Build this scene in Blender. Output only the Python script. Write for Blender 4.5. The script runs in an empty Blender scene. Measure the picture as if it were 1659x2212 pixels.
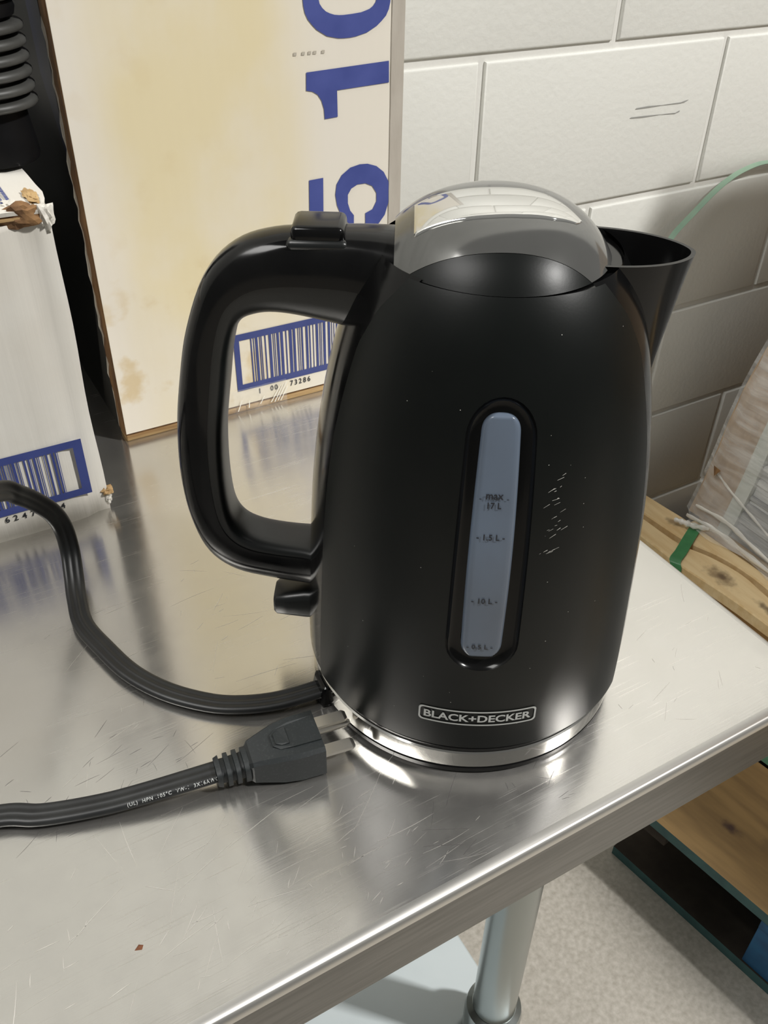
import bpy, bmesh, math, random
import numpy as np
from mathutils import Vector, Matrix

SC = bpy.context.scene
COL = SC.collection
random.seed(7)

# ------------------------------------------------------------------ camera
cam_d = bpy.data.cameras.new('camera')
cam = bpy.data.objects.new('camera', cam_d)
COL.objects.link(cam)
RIGHT = Vector((0.86768, -0.49684, 0.01660))
DOWN = Vector((-0.28938, -0.53197, -0.79578))
FWD = Vector((0.40421, 0.68568, -0.60536))
m = Matrix((RIGHT, -DOWN, -FWD)).transposed().to_4x4()
m.translation = Vector((0, 0, 0.3553))
cam.matrix_world = m
cam_d.sensor_fit = 'VERTICAL'
cam_d.sensor_height = 36.0
cam_d.sensor_width = 27.0
cam_d.lens = 31.295
cam_d.clip_start = 0.02
cam_d.clip_end = 60
SC.camera = cam

# ------------------------------------------------------------------ world, lamps, exposure
w = bpy.data.worlds.new('room_ambient')
SC.world = w
w.use_nodes = True
w.node_tree.nodes['Background'].inputs['Color'].default_value = (0.80, 0.80, 0.76, 1)
w.node_tree.nodes['Background'].inputs['Strength'].default_value = 0.20
SC.view_settings.view_transform = 'Standard'
SC.view_settings.look = 'None'
SC.view_settings.gamma = 1.0
SC.view_settings.use_curve_mapping = False
SC.view_settings.exposure = 0.0


def area(name, loc, target, sx, sy, power, col=(1, 0.985, 0.955)):
    d = bpy.data.lights.new(name, 'AREA')
    d.shape = 'RECTANGLE'
    d.size = sx
    d.size_y = sy
    d.energy = power
    d.color = col
    o = bpy.data.objects.new(name, d)
    COL.objects.link(o)
    o.location = loc
    q = (Vector(target) - Vector(loc)).to_track_quat('-Z', 'Y')
    o.rotation_euler = q.to_euler()
    return o


# ceiling lamp of the store room, plus an added soft fill
area('unseen_lamp', (2.60, -2.10, 3.40), (0.9, 0.2, -0.2), 0.28, 0.36, 250)
area('unseen_lamp', (-1.80, 0.30, 3.40), (0.4, 0.5, -0.2), 1.6, 1.2, 95)  # unseen broad panel added to brighten the pine pallet

TABLE_EDGE = 0.1572
FLOOR = -0.868
WALL = 0.945

# ------------------------------------------------------------------ materials
MATS = {}


def mat(name, col, rough=0.5, metal=0.0, col2=None, nscale=30.0, ndetail=4.0, nstretch=(1, 1, 1),
        lo=0.35, hi=0.65, bump=0.0, bscale=None, bstretch=None, bdist=0.001, ior=1.5, spec=None, aniso=None, coat=0.0,
        rough2=None, sss=None):
    """Principled material; colour varies between col and col2 with an object-space noise."""
    if name in MATS:
        return MATS[name]
    M_ = bpy.data.materials.new(name)
    M_.use_nodes = True
    nt = M_.node_tree
    P = nt.nodes['Principled BSDF']
    P.inputs['Roughness'].default_value = rough
    P.inputs['Metallic'].default_value = metal
    P.inputs['IOR'].default_value = ior
    P.inputs['Coat Weight'].default_value = coat
    P.inputs['Coat Roughness'].default_value = 0.05
    if spec is not None:
        P.inputs['Specular IOR Level'].default_value = spec
    P.inputs['Base Color'].default_value = (*col, 1)
    tc = nt.nodes.new('ShaderNodeTexCoord')

    def noise(scale, stretch, detail=4.0):
        mp = nt.nodes.new('ShaderNodeMapping')
        mp.inputs['Scale'].default_value = stretch
        nt.links.new(tc.outputs['Object'], mp.inputs['Vector'])
        n = nt.nodes.new('ShaderNodeTexNoise')
        n.inputs['Scale'].default_value = scale
        n.inputs['Detail'].default_value = detail
        nt.links.new(mp.outputs['Vector'], n.inputs['Vector'])
        return n
    if col2 is not None:
        n = noise(nscale, nstretch, ndetail)
        r = nt.nodes.new('ShaderNodeValToRGB')
        r.color_ramp.elements[0].position = lo
        r.color_ramp.elements[0].color = (*col, 1)
        r.color_ramp.elements[1].position = hi
        r.color_ramp.elements[1].color = (*col2, 1)
        nt.links.new(n.outputs['Fac'], r.inputs['Fac'])
        nt.links.new(r.outputs['Color'], P.inputs['Base Color'])
    if rough2 is not None:
        n = noise(nscale, nstretch, ndetail)
        mr = nt.nodes.new('ShaderNodeMapRange')
        mr.inputs['From Min'].default_value = lo
        mr.inputs['From Max'].default_value = hi
        mr.inputs['To Min'].default_value = rough
        mr.inputs['To Max'].default_value = rough2
        nt.links.new(n.outputs['Fac'], mr.inputs['Value'])
        nt.links.new(mr.outputs['Result'], P.inputs['Roughness'])
    if bump:
        n = noise(bscale or nscale, bstretch or nstretch, 3.0)
        b = nt.nodes.new('ShaderNodeBump')
        b.inputs['Strength'].default_value = bump
        b.inputs['Distance'].default_value = bdist
        nt.links.new(n.outputs['Fac'], b.inputs['Height'])
        nt.links.new(b.outputs['Normal'], P.inputs['Normal'])
    if aniso is not None:
        P.inputs['Anisotropic'].default_value = aniso
        t = nt.nodes.new('ShaderNodeTangent')
        t.direction_type = 'UV_MAP'
        t.uv_map = 'UVMap'
        nt.links.new(t.outputs['Tangent'], P.inputs['Tangent'])
    MATS[name] = M_
    return M_


M_WALL = mat('painted_block', (0.66, 0.66, 0.62), 0.55, col2=(0.69, 0.69, 0.65), nscale=3, bump=0.5, bscale=110, bdist=0.0010)
M_MORTAR = mat('painted_mortar', (0.70, 0.695, 0.66), 0.6, bump=0.3, bscale=120, bdist=0.001)
M_FLOOR = mat('concrete_floor', (0.37, 0.34, 0.29), 0.6, col2=(0.52, 0.485, 0.43), nscale=150, ndetail=8, lo=0.3, hi=0.72, bump=0.3, bscale=300, bdist=0.001)
M_GLOSS = mat('gloss_black_plastic', (0.003, 0.003, 0.0032), 0.09, spec=0.26, col2=(0.0045, 0.0045, 0.0045), nscale=40, rough2=0.2)
M_MATTE = mat('satin_black_paint', (0.0022, 0.0031, 0.0028), 0.36, ior=1.42, col2=(0.0034, 0.0044, 0.0040), spec=0.31, nscale=25, bump=0.05, bscale=900, bdist=0.0002)
M_GRIP = mat('black_grip_plastic', (0.004, 0.005, 0.005), 0.33, col2=(0.006, 0.007, 0.007), nscale=60, bump=0.04, bscale=900, bdist=0.0002)
M_CHROME = mat('polished_steel', (0.62, 0.61, 0.58), 0.10, 1.0, col2=(0.55, 0.54, 0.52), nscale=30)
M_LID = mat('smoked_gloss_lid', (0.15, 0.15, 0.145), 0.09, 0.55, ior=1.5, col2=(0.12, 0.12, 0.115), nscale=20, rough2=0.14)
M_MIRROR = mat('mirror_inset', (0.74, 0.735, 0.71), 0.05, 0.9, col2=(0.70, 0.70, 0.68), nscale=30)
M_BEZEL = mat('bezel_black_plastic', (0.003, 0.003, 0.003), 0.16, spec=0.22, col2=(0.004, 0.004, 0.004), nscale=40)
M_GAUGE = mat('frosted_gauge_plastic', (0.115, 0.150, 0.205), 0.28, col2=(0.085, 0.10, 0.125), nscale=14, nstretch=(1, 1, 0.6))
M_SILVER = mat('silver_print', (0.42, 0.43, 0.42), 0.5, 0.2)
M_INK = mat('dark_print', (0.012, 0.013, 0.018), 0.5)
M_SCUFF = mat('pale_scuff', (0.55, 0.54, 0.50), 0.6)
M_CORD = mat('black_cord_rubber', (0.008, 0.0085, 0.009), 0.42, col2=(0.013, 0.014, 0.014), nscale=90)
M_PLUG = mat('dusty_black_rubber', (0.012, 0.015, 0.016), 0.5, col2=(0.03, 0.034, 0.035), nscale=900, lo=0.55, hi=0.8, bump=0.1, bscale=800, bdist=0.0002)
M_PRONG = mat('nickel_prong', (0.80, 0.76, 0.69), 0.30, 1.0)
M_CARDW = mat('white_cardboard', (0.64, 0.62, 0.57), 0.75, col2=(0.59, 0.56, 0.50), nscale=12, bump=0.35, bscale=18, bstretch=(12, 0.5, 0.5), bdist=0.0012)
M_BROWN = mat('brown_corrugate', (0.26, 0.14, 0.055), 0.85, col2=(0.13, 0.065, 0.028), nscale=120, nstretch=(1, 1, 0.2), bump=0.6, bscale=250, bdist=0.001)
M_TAN = mat('tan_corrugate', (0.52, 0.36, 0.17), 0.85, col2=(0.26, 0.15, 0.06), nscale=60, nstretch=(0.2, 1, 3), bump=0.5, bscale=200, bdist=0.001)
M_NAVYINK = mat('navy_ink', (0.030, 0.046, 0.185), 0.55, col2=(0.040, 0.058, 0.21), nscale=60)
M_BLUEINK = mat('blue_ink', (0.045, 0.065, 0.26), 0.55, col2=(0.060, 0.082, 0.30), nscale=50)
M_SHADEBLACK = mat('shaded_card_black_plastic', (0.004, 0.004, 0.0045), 0.45, spec=0.12, col2=(0.007, 0.007, 0.0075), nscale=20)  # carton side painted black for deep shade; also the canister's black plastic
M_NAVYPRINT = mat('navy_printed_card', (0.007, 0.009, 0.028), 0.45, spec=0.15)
M_SHADEMARGIN = mat('shaded_card_margin', (0.035, 0.035, 0.032), 0.7)  # pale card margin, its colour darkened to match the shaded side
M_GAPSHADE = mat('gap_shade_wood', (0.05, 0.038, 0.028), 0.9, col2=(0.03, 0.022, 0.016), nscale=30)  # shade inside the pallet gap put into the wood colour
M_TAPE = mat('beige_tape', (0.50, 0.46, 0.40), 0.4, col2=(0.44, 0.40, 0.345), nscale=25, nstretch=(4, 1, 1), bump=0.25, bscale=80, bdist=0.0008)
M_RIB = mat('black_ribbed_plastic', (0.042, 0.042, 0.039), 0.5, col2=(0.062, 0.062, 0.058), nscale=60)
M_GALV = mat('galvanised_steel', (0.50, 0.53, 0.53), 0.34, 0.9, col2=(0.40, 0.43, 0.43), nscale=25)
M_LEG = mat('galvanised_tube', (0.40, 0.43, 0.42), 0.27, 1.0, col2=(0.33, 0.355, 0.345), nscale=14, nstretch=(1, 1, 0.2))
M_APRON = mat('dim_reflection_apron', (0.20, 0.196, 0.188), 0.32, 1.0, col2=(0.155, 0.152, 0.145), nscale=30, nstretch=(1, 1, 14))  # same steel as the top, colour darkened for a dim floor reflection
M_EDGE = mat('rounded_steel_edge', (0.62, 0.605, 0.575), 0.38, 1.0)
M_SHELF = mat('painted_shelf', (0.60, 0.66, 0.68), 0.35, 0.3, col2=(0.55, 0.61, 0.63), nscale=10)
M_PINE = mat('pine_board', (0.82, 0.63, 0.36), 0.7, col2=(0.68, 0.47, 0.23), nscale=9, nstretch=(6, 0.8, 6), lo=0.42, hi=0.72, bump=0.3, bscale=60, bstretch=(6, 0.5, 6))
M_PINEEND = mat('pine_cut_edge', (0.78, 0.60, 0.34), 0.75, col2=(0.66, 0.46, 0.22), nscale=60)
M_OLDWOOD = mat('weathered_wood', (0.24, 0.16, 0.10), 0.85, col2=(0.12, 0.08, 0.055), nscale=30, nstretch=(4, 0.6, 4))
M_KNOT = mat('wood_knot', (0.09, 0.045, 0.022), 0.8, col2=(0.16, 0.085, 0.035), nscale=180)
M_STAINW = mat('wood_stain', (0.27, 0.17, 0.09), 0.8, col2=(0.36, 0.24, 0.12), nscale=120)
M_DECKW = mat('worn_deck_wood', (0.27, 0.17, 0.065), 0.7, col2=(0.18, 0.11, 0.042), nscale=10, nstretch=(5, 0.7, 5), bump=0.3, bscale=60, bstretch=(6, 0.6, 6))
M_TEAL = mat('teal_paint', (0.055, 0.14, 0.14), 0.6, col2=(0.04, 0.105, 0.11), nscale=40)
M_BLUE = mat('blue_paint', (0.015, 0.12, 0.27), 0.55, col2=(0.012, 0.08, 0.19), nscale=40)
M_MINT = mat('pale_green_paint', (0.20, 0.42, 0.26), 0.6)
M_STRAP = mat('green_strapping', (0.055, 0.24, 0.09), 0.38, col2=(0.045, 0.20, 0.075), nscale=60)
M_STRAP2 = mat('pale_green_strapping', (0.26, 0.38, 0.28), 0.4, col2=(0.22, 0.34, 0.25), nscale=30)
M_SHEETS = mat('grey_sheet_layer', (0.36, 0.36, 0.35), 0.6, col2=(0.20, 0.20, 0.20), nscale=20, nstretch=(1, 0.6, 8))
M_SHEETL = mat('pale_sheet_layer', (0.55, 0.55, 0.53), 0.6, col2=(0.42, 0.42, 0.41), nscale=20, nstretch=(1, 0.6, 8))
M_CARTON = mat('brown_carton', (0.40, 0.29, 0.19), 0.8, col2=(0.31, 0.22, 0.14), nscale=30, nstretch=(1, 3, 1))
M_PALECARD = mat('pale_corner_board', (0.52, 0.53, 0.48), 0.7, col2=(0.44, 0.46, 0.41), nscale=25)
M_PENCIL = mat('pencil_grey', (0.30, 0.30, 0.285), 0.8)
M_CRUMB = mat('rust_crumb', (0.14, 0.05, 0.02), 0.9)



def wood_spots(material, spots):
    """soft dark knots in a wood material: (centre, radii, colour, strength) in object space"""
    nt = material.node_tree
    P = nt.nodes['Principled BSDF']
    L = nt.links.new
    src = P.inputs['Base Color'].links[0].from_socket
    tc = nt.nodes.new('ShaderNodeTexCoord')
    nz = nt.nodes.new('ShaderNodeTexNoise')
    nz.inputs['Scale'].default_value = 90
    L(tc.outputs['Object'], nz.inputs['Vector'])
    for (c_, r_, col, st) in spots:
        sub = nt.nodes.new('ShaderNodeVectorMath')
        sub.operation = 'SUBTRACT'
        sub.inputs[1].default_value = c_
        L(tc.outputs['Object'], sub.inputs[0])
        mp = nt.nodes.new('ShaderNodeVectorMath')
        mp.operation = 'DIVIDE'
        mp.inputs[1].default_value = r_
        L(sub.outputs[0], mp.inputs[0])
        ln = nt.nodes.new('ShaderNodeVectorMath')
        ln.operation = 'LENGTH'
        L(mp.outputs[0], ln.inputs[0])
        ad = nt.nodes.new('ShaderNodeMath')
        ad.operation = 'ADD'
        L(ln.outputs['Value'], ad.inputs[0])
        L(nz.outputs['Fac'], ad.inputs[1])
        mr = nt.nodes.new('ShaderNodeMapRange')
        mr.interpolation_type = 'SMOOTHSTEP'
        mr.inputs['From Min'].default_value = 0.7
        mr.inputs['From Max'].default_value = 1.5
        mr.inputs['To Min'].default_value = st
        mr.inputs['To Max'].default_value = 0.0
        L(ad.outputs[0], mr.inputs['Value'])
        mx = nt.nodes.new('ShaderNodeMix')
        mx.data_type = 'RGBA'
        mx.inputs['B'].default_value = (*col, 1)
        L(mr.outputs['Result'], mx.inputs['Factor'])
        L(src, mx.inputs['A'])
        src = mx.outputs['Result']
    L(src, P.inputs['Base Color'])


wood_spots(M_PINE, [((1.024, 0.662, -0.588), (0.022, 0.040, 0.03), (0.20, 0.13, 0.07), 0.75), ((1.026, 0.660, -0.588), (0.009, 0.014, 0.03), (0.09, 0.05, 0.025), 0.7),
                    ((1.061, 0.806, -0.600), (0.013, 0.022, 0.03), (0.19, 0.12, 0.06), 0.7), ((1.030, 0.560, -0.588), (0.012, 0.040, 0.03), (0.12, 0.08, 0.045), 0.8)])
wood_spots(M_DECKW, [((0.072, -0.070, 0.140), (0.011, 0.019, 0.03), (0.045, 0.02, 0.015), 0.95), ((0.090, -0.120, 0.140), (0.020, 0.022, 0.03), (0.13, 0.08, 0.035), 0.6)])


def steel_top():
    """Brushed stainless worktop: grain along x, scratches, faint smears."""
    M_ = bpy.data.materials.new('brushed_stainless_top')
    M_.use_nodes = True
    nt = M_.node_tree
    L = nt.links.new
    P = nt.nodes['Principled BSDF']
    P.inputs['Metallic'].default_value = 0.92
    tc = nt.nodes.new('ShaderNodeTexCoord')

    def mapped(scale, rot=0.0):
        mp = nt.nodes.new('ShaderNodeMapping')
        mp.inputs['Scale'].default_value = scale
        mp.inputs['Rotation'].default_value = (0, 0, rot)
        L(tc.outputs['Object'], mp.inputs['Vector'])
        return mp

    def noise(scale, stretch, detail=4, rot=0.0):
        n = nt.nodes.new('ShaderNodeTexNoise')
        n.inputs['Scale'].default_value = scale
        n.inputs['Detail'].default_value = detail
        L(mapped(stretch, rot).outputs['Vector'], n.inputs['Vector'])
        return n

    def ramp(fac, a, b, ca=0.0, cb=1.0):
        mr = nt.nodes.new('ShaderNodeMapRange')
        mr.inputs['From Min'].default_value = a
        mr.inputs['From Max'].default_value = b
        mr.inputs['To Min'].default_value = ca
        mr.inputs['To Max'].default_value = cb
        L(fac, mr.inputs['Value'])
        return mr.outputs['Result']

    def math_(op, a, b):
        n = nt.nodes.new('ShaderNodeMath')
        n.operation = op
        for i, v in enumerate((a, b)):
            if isinstance(v, (int, float)):
                n.inputs[i].default_value = v
            else:
                L(v, n.inputs[i])
        return n.outputs[0]
    grain = noise(60, (1, 22, 1), 3).outputs['Fac']
    smear = noise(7, (1, 1, 1), 5).outputs['Fac']
    fine = noise(55, (1, 1, 1), 6).outputs['Fac']
    scr = None
    for i, (rot, sc, th) in enumerate([(0.55, 8, 0.66), (0.70, 12, 0.67), (1.85, 9, 0.68), (-0.35, 10, 0.68), (1.2, 11, 0.69), (0.3, 17, 0.67)]):
        n = noise(sc, (1.0, 95, 1), 1, rot).outputs['Fac']
        s = ramp(n, th, th + 0.05)
        mask = ramp(noise(9 + 3 * i, (1, 1, 1), 2).outputs['Fac'], 0.45, 0.55)
        s = math_('MULTIPLY', s, mask)
        scr = s if scr is None else math_('MAXIMUM', scr, s)
    r = ramp(smear, 0.3, 0.7, 0.15, 0.21)
    r = math_('ADD', r, ramp(fine, 0.4, 0.7, 0.0, 0.05))
    r = math_('ADD', r, math_('MULTIPLY', scr, 0.08))
    L(r, P.inputs['Roughness'])
    mix = nt.nodes.new('ShaderNodeMix')
    mix.data_type = 'RGBA'
    mix.inputs['A'].default_value = (0.60, 0.585, 0.555, 1)
    mix.inputs['B'].default_value = (0.66, 0.64, 0.605, 1)
    L(ramp(smear, 0.35, 0.65), mix.inputs['Factor'])
    mix2 = nt.nodes.new('ShaderNodeMix')
    mix2.data_type = 'RGBA'
    mix2.inputs['B'].default_value = (0.80, 0.77, 0.70, 1)
    L(mix.outputs['Result'], mix2.inputs['A'])
    L(math_('MULTIPLY', scr, 0.25), mix2.inputs['Factor'])
    L(mix2.outputs['Result'], P.inputs['Base Color'])
    bp = nt.nodes.new('ShaderNodeBump')
    bp.inputs['Strength'].default_value = 0.05
    bp.inputs['Distance'].default_value = 0.0004
    L(grain, bp.inputs['Height'])
    L(bp.outputs['Normal'], P.inputs['Normal'])
    P.inputs['Anisotropic'].default_value = 0.85
    P.inputs['Anisotropic Rotation'].default_value = 0.25
    t = nt.nodes.new('ShaderNodeTangent')
    t.direction_type = 'UV_MAP'
    t.uv_map = 'UVMap'
    L(t.outputs['Tangent'], P.inputs['Tangent'])
    return M_


def stained_card():
    """White clay-coated cardboard with yellow-brown ageing stains and flute lines."""
    M_ = bpy.data.materials.new('stained_white_cardboard')
    M_.use_nodes = True
    nt = M_.node_tree
    L = nt.links.new
    P = nt.nodes['Principled BSDF']
    P.inputs['Roughness'].default_value = 0.62
    tc = nt.nodes.new('ShaderNodeTexCoord')
    sep = nt.nodes.new('ShaderNodeSeparateXYZ')
    L(tc.outputs['Object'], sep.inputs['Vector'])

    def rng(fac, a, b, c=0.0, d=1.0):
        mr = nt.nodes.new('ShaderNodeMapRange')
        mr.interpolation_type = 'SMOOTHSTEP'
        for k, v in (('From Min', a), ('From Max', b), ('To Min', c), ('To Max', d)):
            mr.inputs[k].default_value = v
        L(fac, mr.inputs['Value'])
        return mr.outputs['Result']

    def mul(a, b, op='MULTIPLY'):
        n = nt.nodes.new('ShaderNodeMath')
        n.operation = op
        for i, v in enumerate((a, b)):
            if isinstance(v, (int, float)):
                n.inputs[i].default_value = v
            else:
                L(v, n.inputs[i])
        return n.outputs[0]

    def noise(s, st, d=6):
        mp = nt.nodes.new('ShaderNodeMapping')
        mp.inputs['Scale'].default_value = st
        L(tc.outputs['Object'], mp.inputs['Vector'])
        n = nt.nodes.new('ShaderNodeTexNoise')
        n.inputs['Scale'].default_value = s
        n.inputs['Detail'].default_value = d
        L(mp.outputs['Vector'], n.inputs['Vector'])
        return n.outputs['Fac']
    X, Z = sep.outputs['X'], sep.outputs['Z']
    cloud = noise(16, (1, 1, 0.7))
    inside = mul(rng(X, 0.118, 0.150), rng(X, 0.235, 0.285, 1, 0))          # the stain fills the left two thirds
    upper = rng(Z, 0.03, 0.11, 0.45, 1.0)
    stain = mul(mul(inside, upper), rng(cloud, 0.30, 0.62, 0.45, 1.0))
    mix = nt.nodes.new('ShaderNodeMix')
    mix.data_type = 'RGBA'
    mix.inputs['A'].default_value = (0.76, 0.71, 0.62, 1)
    mix.inputs['B'].default_value = (0.74, 0.645, 0.42, 1)
    L(stain, mix.inputs['Factor'])
    spot = mul(rng(noise(34, (1, 1, 1), 5), 0.56, 0.70), rng(Z, 0.16, 0.04, 0.15, 0.9))
    spot = mul(spot, rng(X, 0.25, 0.20))
    mix2 = nt.nodes.new('ShaderNodeMix')
    mix2.data_type = 'RGBA'
    mix2.inputs['B'].default_value = (0.58, 0.42, 0.18, 1)
    L(mix.outputs['Result'], mix2.inputs['A'])
    L(mul(spot, 0.7), mix2.inputs['Factor'])
    L(mix2.outputs['Result'], P.inputs['Base Color'])
    bp = nt.nodes.new('ShaderNodeBump')
    bp.inputs['Strength'].default_value = 0.35
    bp.inputs['Distance'].default_value = 0.0008
    wv = nt.nodes.new('ShaderNodeTexWave')
    wv.inputs['Scale'].default_value = 42
    wv.inputs['Distortion'].default_value = 1.0
    L(tc.outputs['Object'], wv.inputs['Vector'])
    L(mul(mul(wv.outputs['Fac'], 0.10), cloud, 'ADD'), bp.inputs['Height'])
    L(bp.outputs['Normal'], P.inputs['Normal'])
    return M_


def film_mat(name, alpha, rough, tint=(0.9, 0.9, 0.88)):
    M_ = bpy.data.materials.new(name)
    M_.use_nodes = True
    P = M_.node_tree.nodes['Principled BSDF']
    P.inputs['Base Color'].default_value = (*tint, 1)
    P.inputs['Roughness'].default_value = rough
    P.inputs['Alpha'].default_value = alpha
    nt = M_.node_tree
    tc = nt.nodes.new('ShaderNodeTexCoord')
    mp = nt.nodes.new('ShaderNodeMapping')
    mp.inputs['Scale'].default_value = (6, 1, 9)
    n = nt.nodes.new('ShaderNodeTexNoise')
    n.inputs['Scale'].default_value = 9
    n.inputs['Detail'].default_value = 5
    b = nt.nodes.new('ShaderNodeBump')
    b.inputs['Strength'].default_value = 0.5
    b.inputs['Distance'].default_value = 0.006
    nt.links.new(tc.outputs['Object'], mp.inputs['Vector'])
    nt.links.new(mp.outputs['Vector'], n.inputs['Vector'])
    nt.links.new(n.outputs['Fac'], b.inputs['Height'])
    nt.links.new(b.outputs['Normal'], P.inputs['Normal'])
    mr = nt.nodes.new('ShaderNodeMapRange')
    mr.inputs['From Min'].default_value = 0.35
    mr.inputs['From Max'].default_value = 0.7
    mr.inputs['To Min'].default_value = alpha * 0.5
    mr.inputs['To Max'].default_value = min(1, alpha * 1.6)
    nt.links.new(n.outputs['Fac'], mr.inputs['Value'])
    nt.links.new(mr.outputs['Result'], P.inputs['Alpha'])
    return M_


M_STEEL = steel_top()
M_CARD = stained_card()
M_FILM = film_mat('stretch_film', 0.26, 0.18)
M_CLEAR = film_mat('clear_tape_film', 0.12, 0.08)


# ------------------------------------------------------------------ mesh helpers
def link(name, me, material=None, parent=None, smooth=False, loc=None, rot=None):
    o = bpy.data.objects.new(name, me)
    COL.objects.link(o)
    if material is not None and not me.materials:
        me.materials.append(material)
    if parent is not None:
        o.parent = parent
    if loc is not None:
        o.location = loc
    if rot is not None:
        o.rotation_euler = rot
    if smooth:
        for p in me.polygons:
            p.use_smooth = True
    return o


def mesh(name, verts, faces, material, parent=None, smooth=False, fix=True, loc=None, rot=None, sharp=None):
    me = bpy.data.meshes.new(name)
    me.from_pydata([tuple(map(float, v)) for v in verts], [], faces)
    if fix:
        bm = bmesh.new()
        bm.from_mesh(me)
        bmesh.ops.recalc_face_normals(bm, faces=bm.faces)
        bm.to_mesh(me)
        bm.free()
    me.update()
    o = link(name, me, material, parent, smooth, loc, rot)
    if sharp:
        me.set_sharp_from_angle(angle=math.radians(sharp))
    return o


def tag(o, label=None, cat=None, group=None, kind=None):
    if label:
        o['label'] = label
    if cat:
        o['category'] = cat
    if group:
        o['group'] = group
    if kind:
        o['kind'] = kind
    return o


def thing(name, label, cat, loc=(0, 0, 0), rotz=0.0, group=None):
    o = bpy.data.objects.new(name, None)
    COL.objects.link(o)
    o.empty_display_size = 0.05
    o.location = loc
    o.rotation_euler = (0, 0, rotz)
    return tag(o, label, cat, group)


def box(name, lo, hi, material, parent=None, bevel=0.0, seg=2, uv=False):
    me = bpy.data.meshes.new(name)
    bm = bmesh.new()
    bmesh.ops.create_cube(bm, size=1)
    s = [hi[i] - lo[i] for i in range(3)]
    c_ = [(hi[i] + lo[i]) / 2 for i in range(3)]
    for v in bm.verts:
        v.co = Vector([v.co[i] * s[i] + c_[i] for i in range(3)])
    if bevel:
        bmesh.ops.bevel(bm, geom=list(bm.edges), offset=bevel, segments=seg, profile=0.5, affect='EDGES')
    bm.to_mesh(me)
    bm.free()
    o = link(name, me, material, parent, smooth=bool(bevel))
    if bevel:
        me.set_sharp_from_angle(angle=math.radians(50))
    return o


def loft(name, rings, material, parent=None, closed=True, caps=True, smooth=True, sharp=45):
    n = len(rings[0])
    V = [p for r in rings for p in r]
    F = []
    for i in range(len(rings) - 1):
        for j in range(n if closed else n - 1):
            k = (j + 1) % n
            F.append((i * n + j, i * n + k, (i + 1) * n + k, (i + 1) * n + j))
    if caps and closed:
        F.append(tuple(range(n)))
        F.append(tuple((len(rings) - 1) * n + j for j in range(n)))
    return mesh(name, V, F, material, parent, smooth, sharp=sharp)


def lathe(name, prof, material, parent=None, seg=96, center=(0, 0), smooth=True, sharp=35):
    """prof: list of (r, z)."""
    V, F = [], []
    for r, z in prof:
        for j in range(seg):
            a = 2 * math.pi * j / seg
            V.append((center[0] + r * math.cos(a), center[1] + r * math.sin(a), z))
    for i in range(len(prof) - 1):
        for j in range(seg):
            k = (j + 1) % seg
            F.append((i * seg + j, i * seg + k, (i + 1) * seg + k, (i + 1) * seg + j))
    if prof[0][0] > 1e-6:
        F.append(tuple(range(seg)))
    if prof[-1][0] > 1e-6:
        F.append(tuple((len(prof) - 1) * seg + j for j in range(seg)))
    return mesh(name, V, F, material, parent, smooth, sharp=sharp)


def catmull(P, n=10):
    P = [np.array(p, float) for p in P]
    Q = [2 * P[0] - P[1]] + P + [2 * P[-1] - P[-2]]
    out = []
    for i in range(1, len(Q) - 2):
        p0, p1, p2, p3 = Q[i - 1:i + 3]
        for k in range(n):
            t = k / n
            out.append(0.5 * (2 * p1 + (p2 - p0) * t + (2 * p0 - 5 * p1 + 4 * p2 - p3) * t * t + (3 * p1 - p0 - 3 * p2 + p3) * t ** 3))
    out.append(P[-1])
    return np.array(out)


def flat(name, polys, material, parent, f):
    """Flat print: polygons in 2D mapped by f(a, b) -> xyz, one mesh."""
    V, F = [], []
    for poly in polys:
        i0 = len(V)
        V += [f(*q) for q in poly]
        F.append(tuple(range(i0, len(V))))
    return mesh(name, V, F, material, parent, fix=False)


def text2d(s, size=1.0, bold=0.0, align='LEFT', spacing=1.0):
    """2D verts / faces of a string in the built-in font."""
    c_ = bpy.data.curves.new('t', 'FONT')
    c_.body = s
    c_.size = size
    c_.offset = bold
    c_.align_x = align
    c_.space_character = spacing
    c_.resolution_u = 3
    o = bpy.data.objects.new('t', c_)
    COL.objects.link(o)
    dg = bpy.context.evaluated_depsgraph_get()
    me = o.evaluated_get(dg).to_mesh()
    V = [(v.co.x, v.co.y) for v in me.vertices]
    F = [tuple(p.vertices) for p in me.polygons]
    o.evaluated_get(dg).to_mesh_clear()
    bpy.data.objects.remove(o)
    bpy.data.curves.remove(c_)
    return V, F


def textmesh(name, items, material, parent, f):
    """items: list of (string, size, bold, x, y, align, spacing, xscale); f maps 2D -> 3D."""
    V, F = [], []
    for s, size, bold, x, y, al, sp, xs in items:
        v, fa = text2d(s, size, bold, al, sp)
        i0 = len(V)
        V += [f(a * xs + x, b + y) for a, b in v]
        F += [tuple(i + i0 for i in q) for q in fa]
    return mesh(name, V, F, material, parent, fix=False)


# ================================================================== SETTING
floor = tag(box('floor', (-2.5, -2.5, FLOOR - 0.05), (4.5, WALL + 0.02, FLOOR), M_FLOOR), kind='structure')

wall = tag(box('wall_back', (-2.5, WALL + 0.0045, FLOOR), (4.5, WALL + 0.2, 2.6), M_MORTAR), kind='structure')
BW, BH, JW = 0.4064, 0.2032, 0.0095


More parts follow.
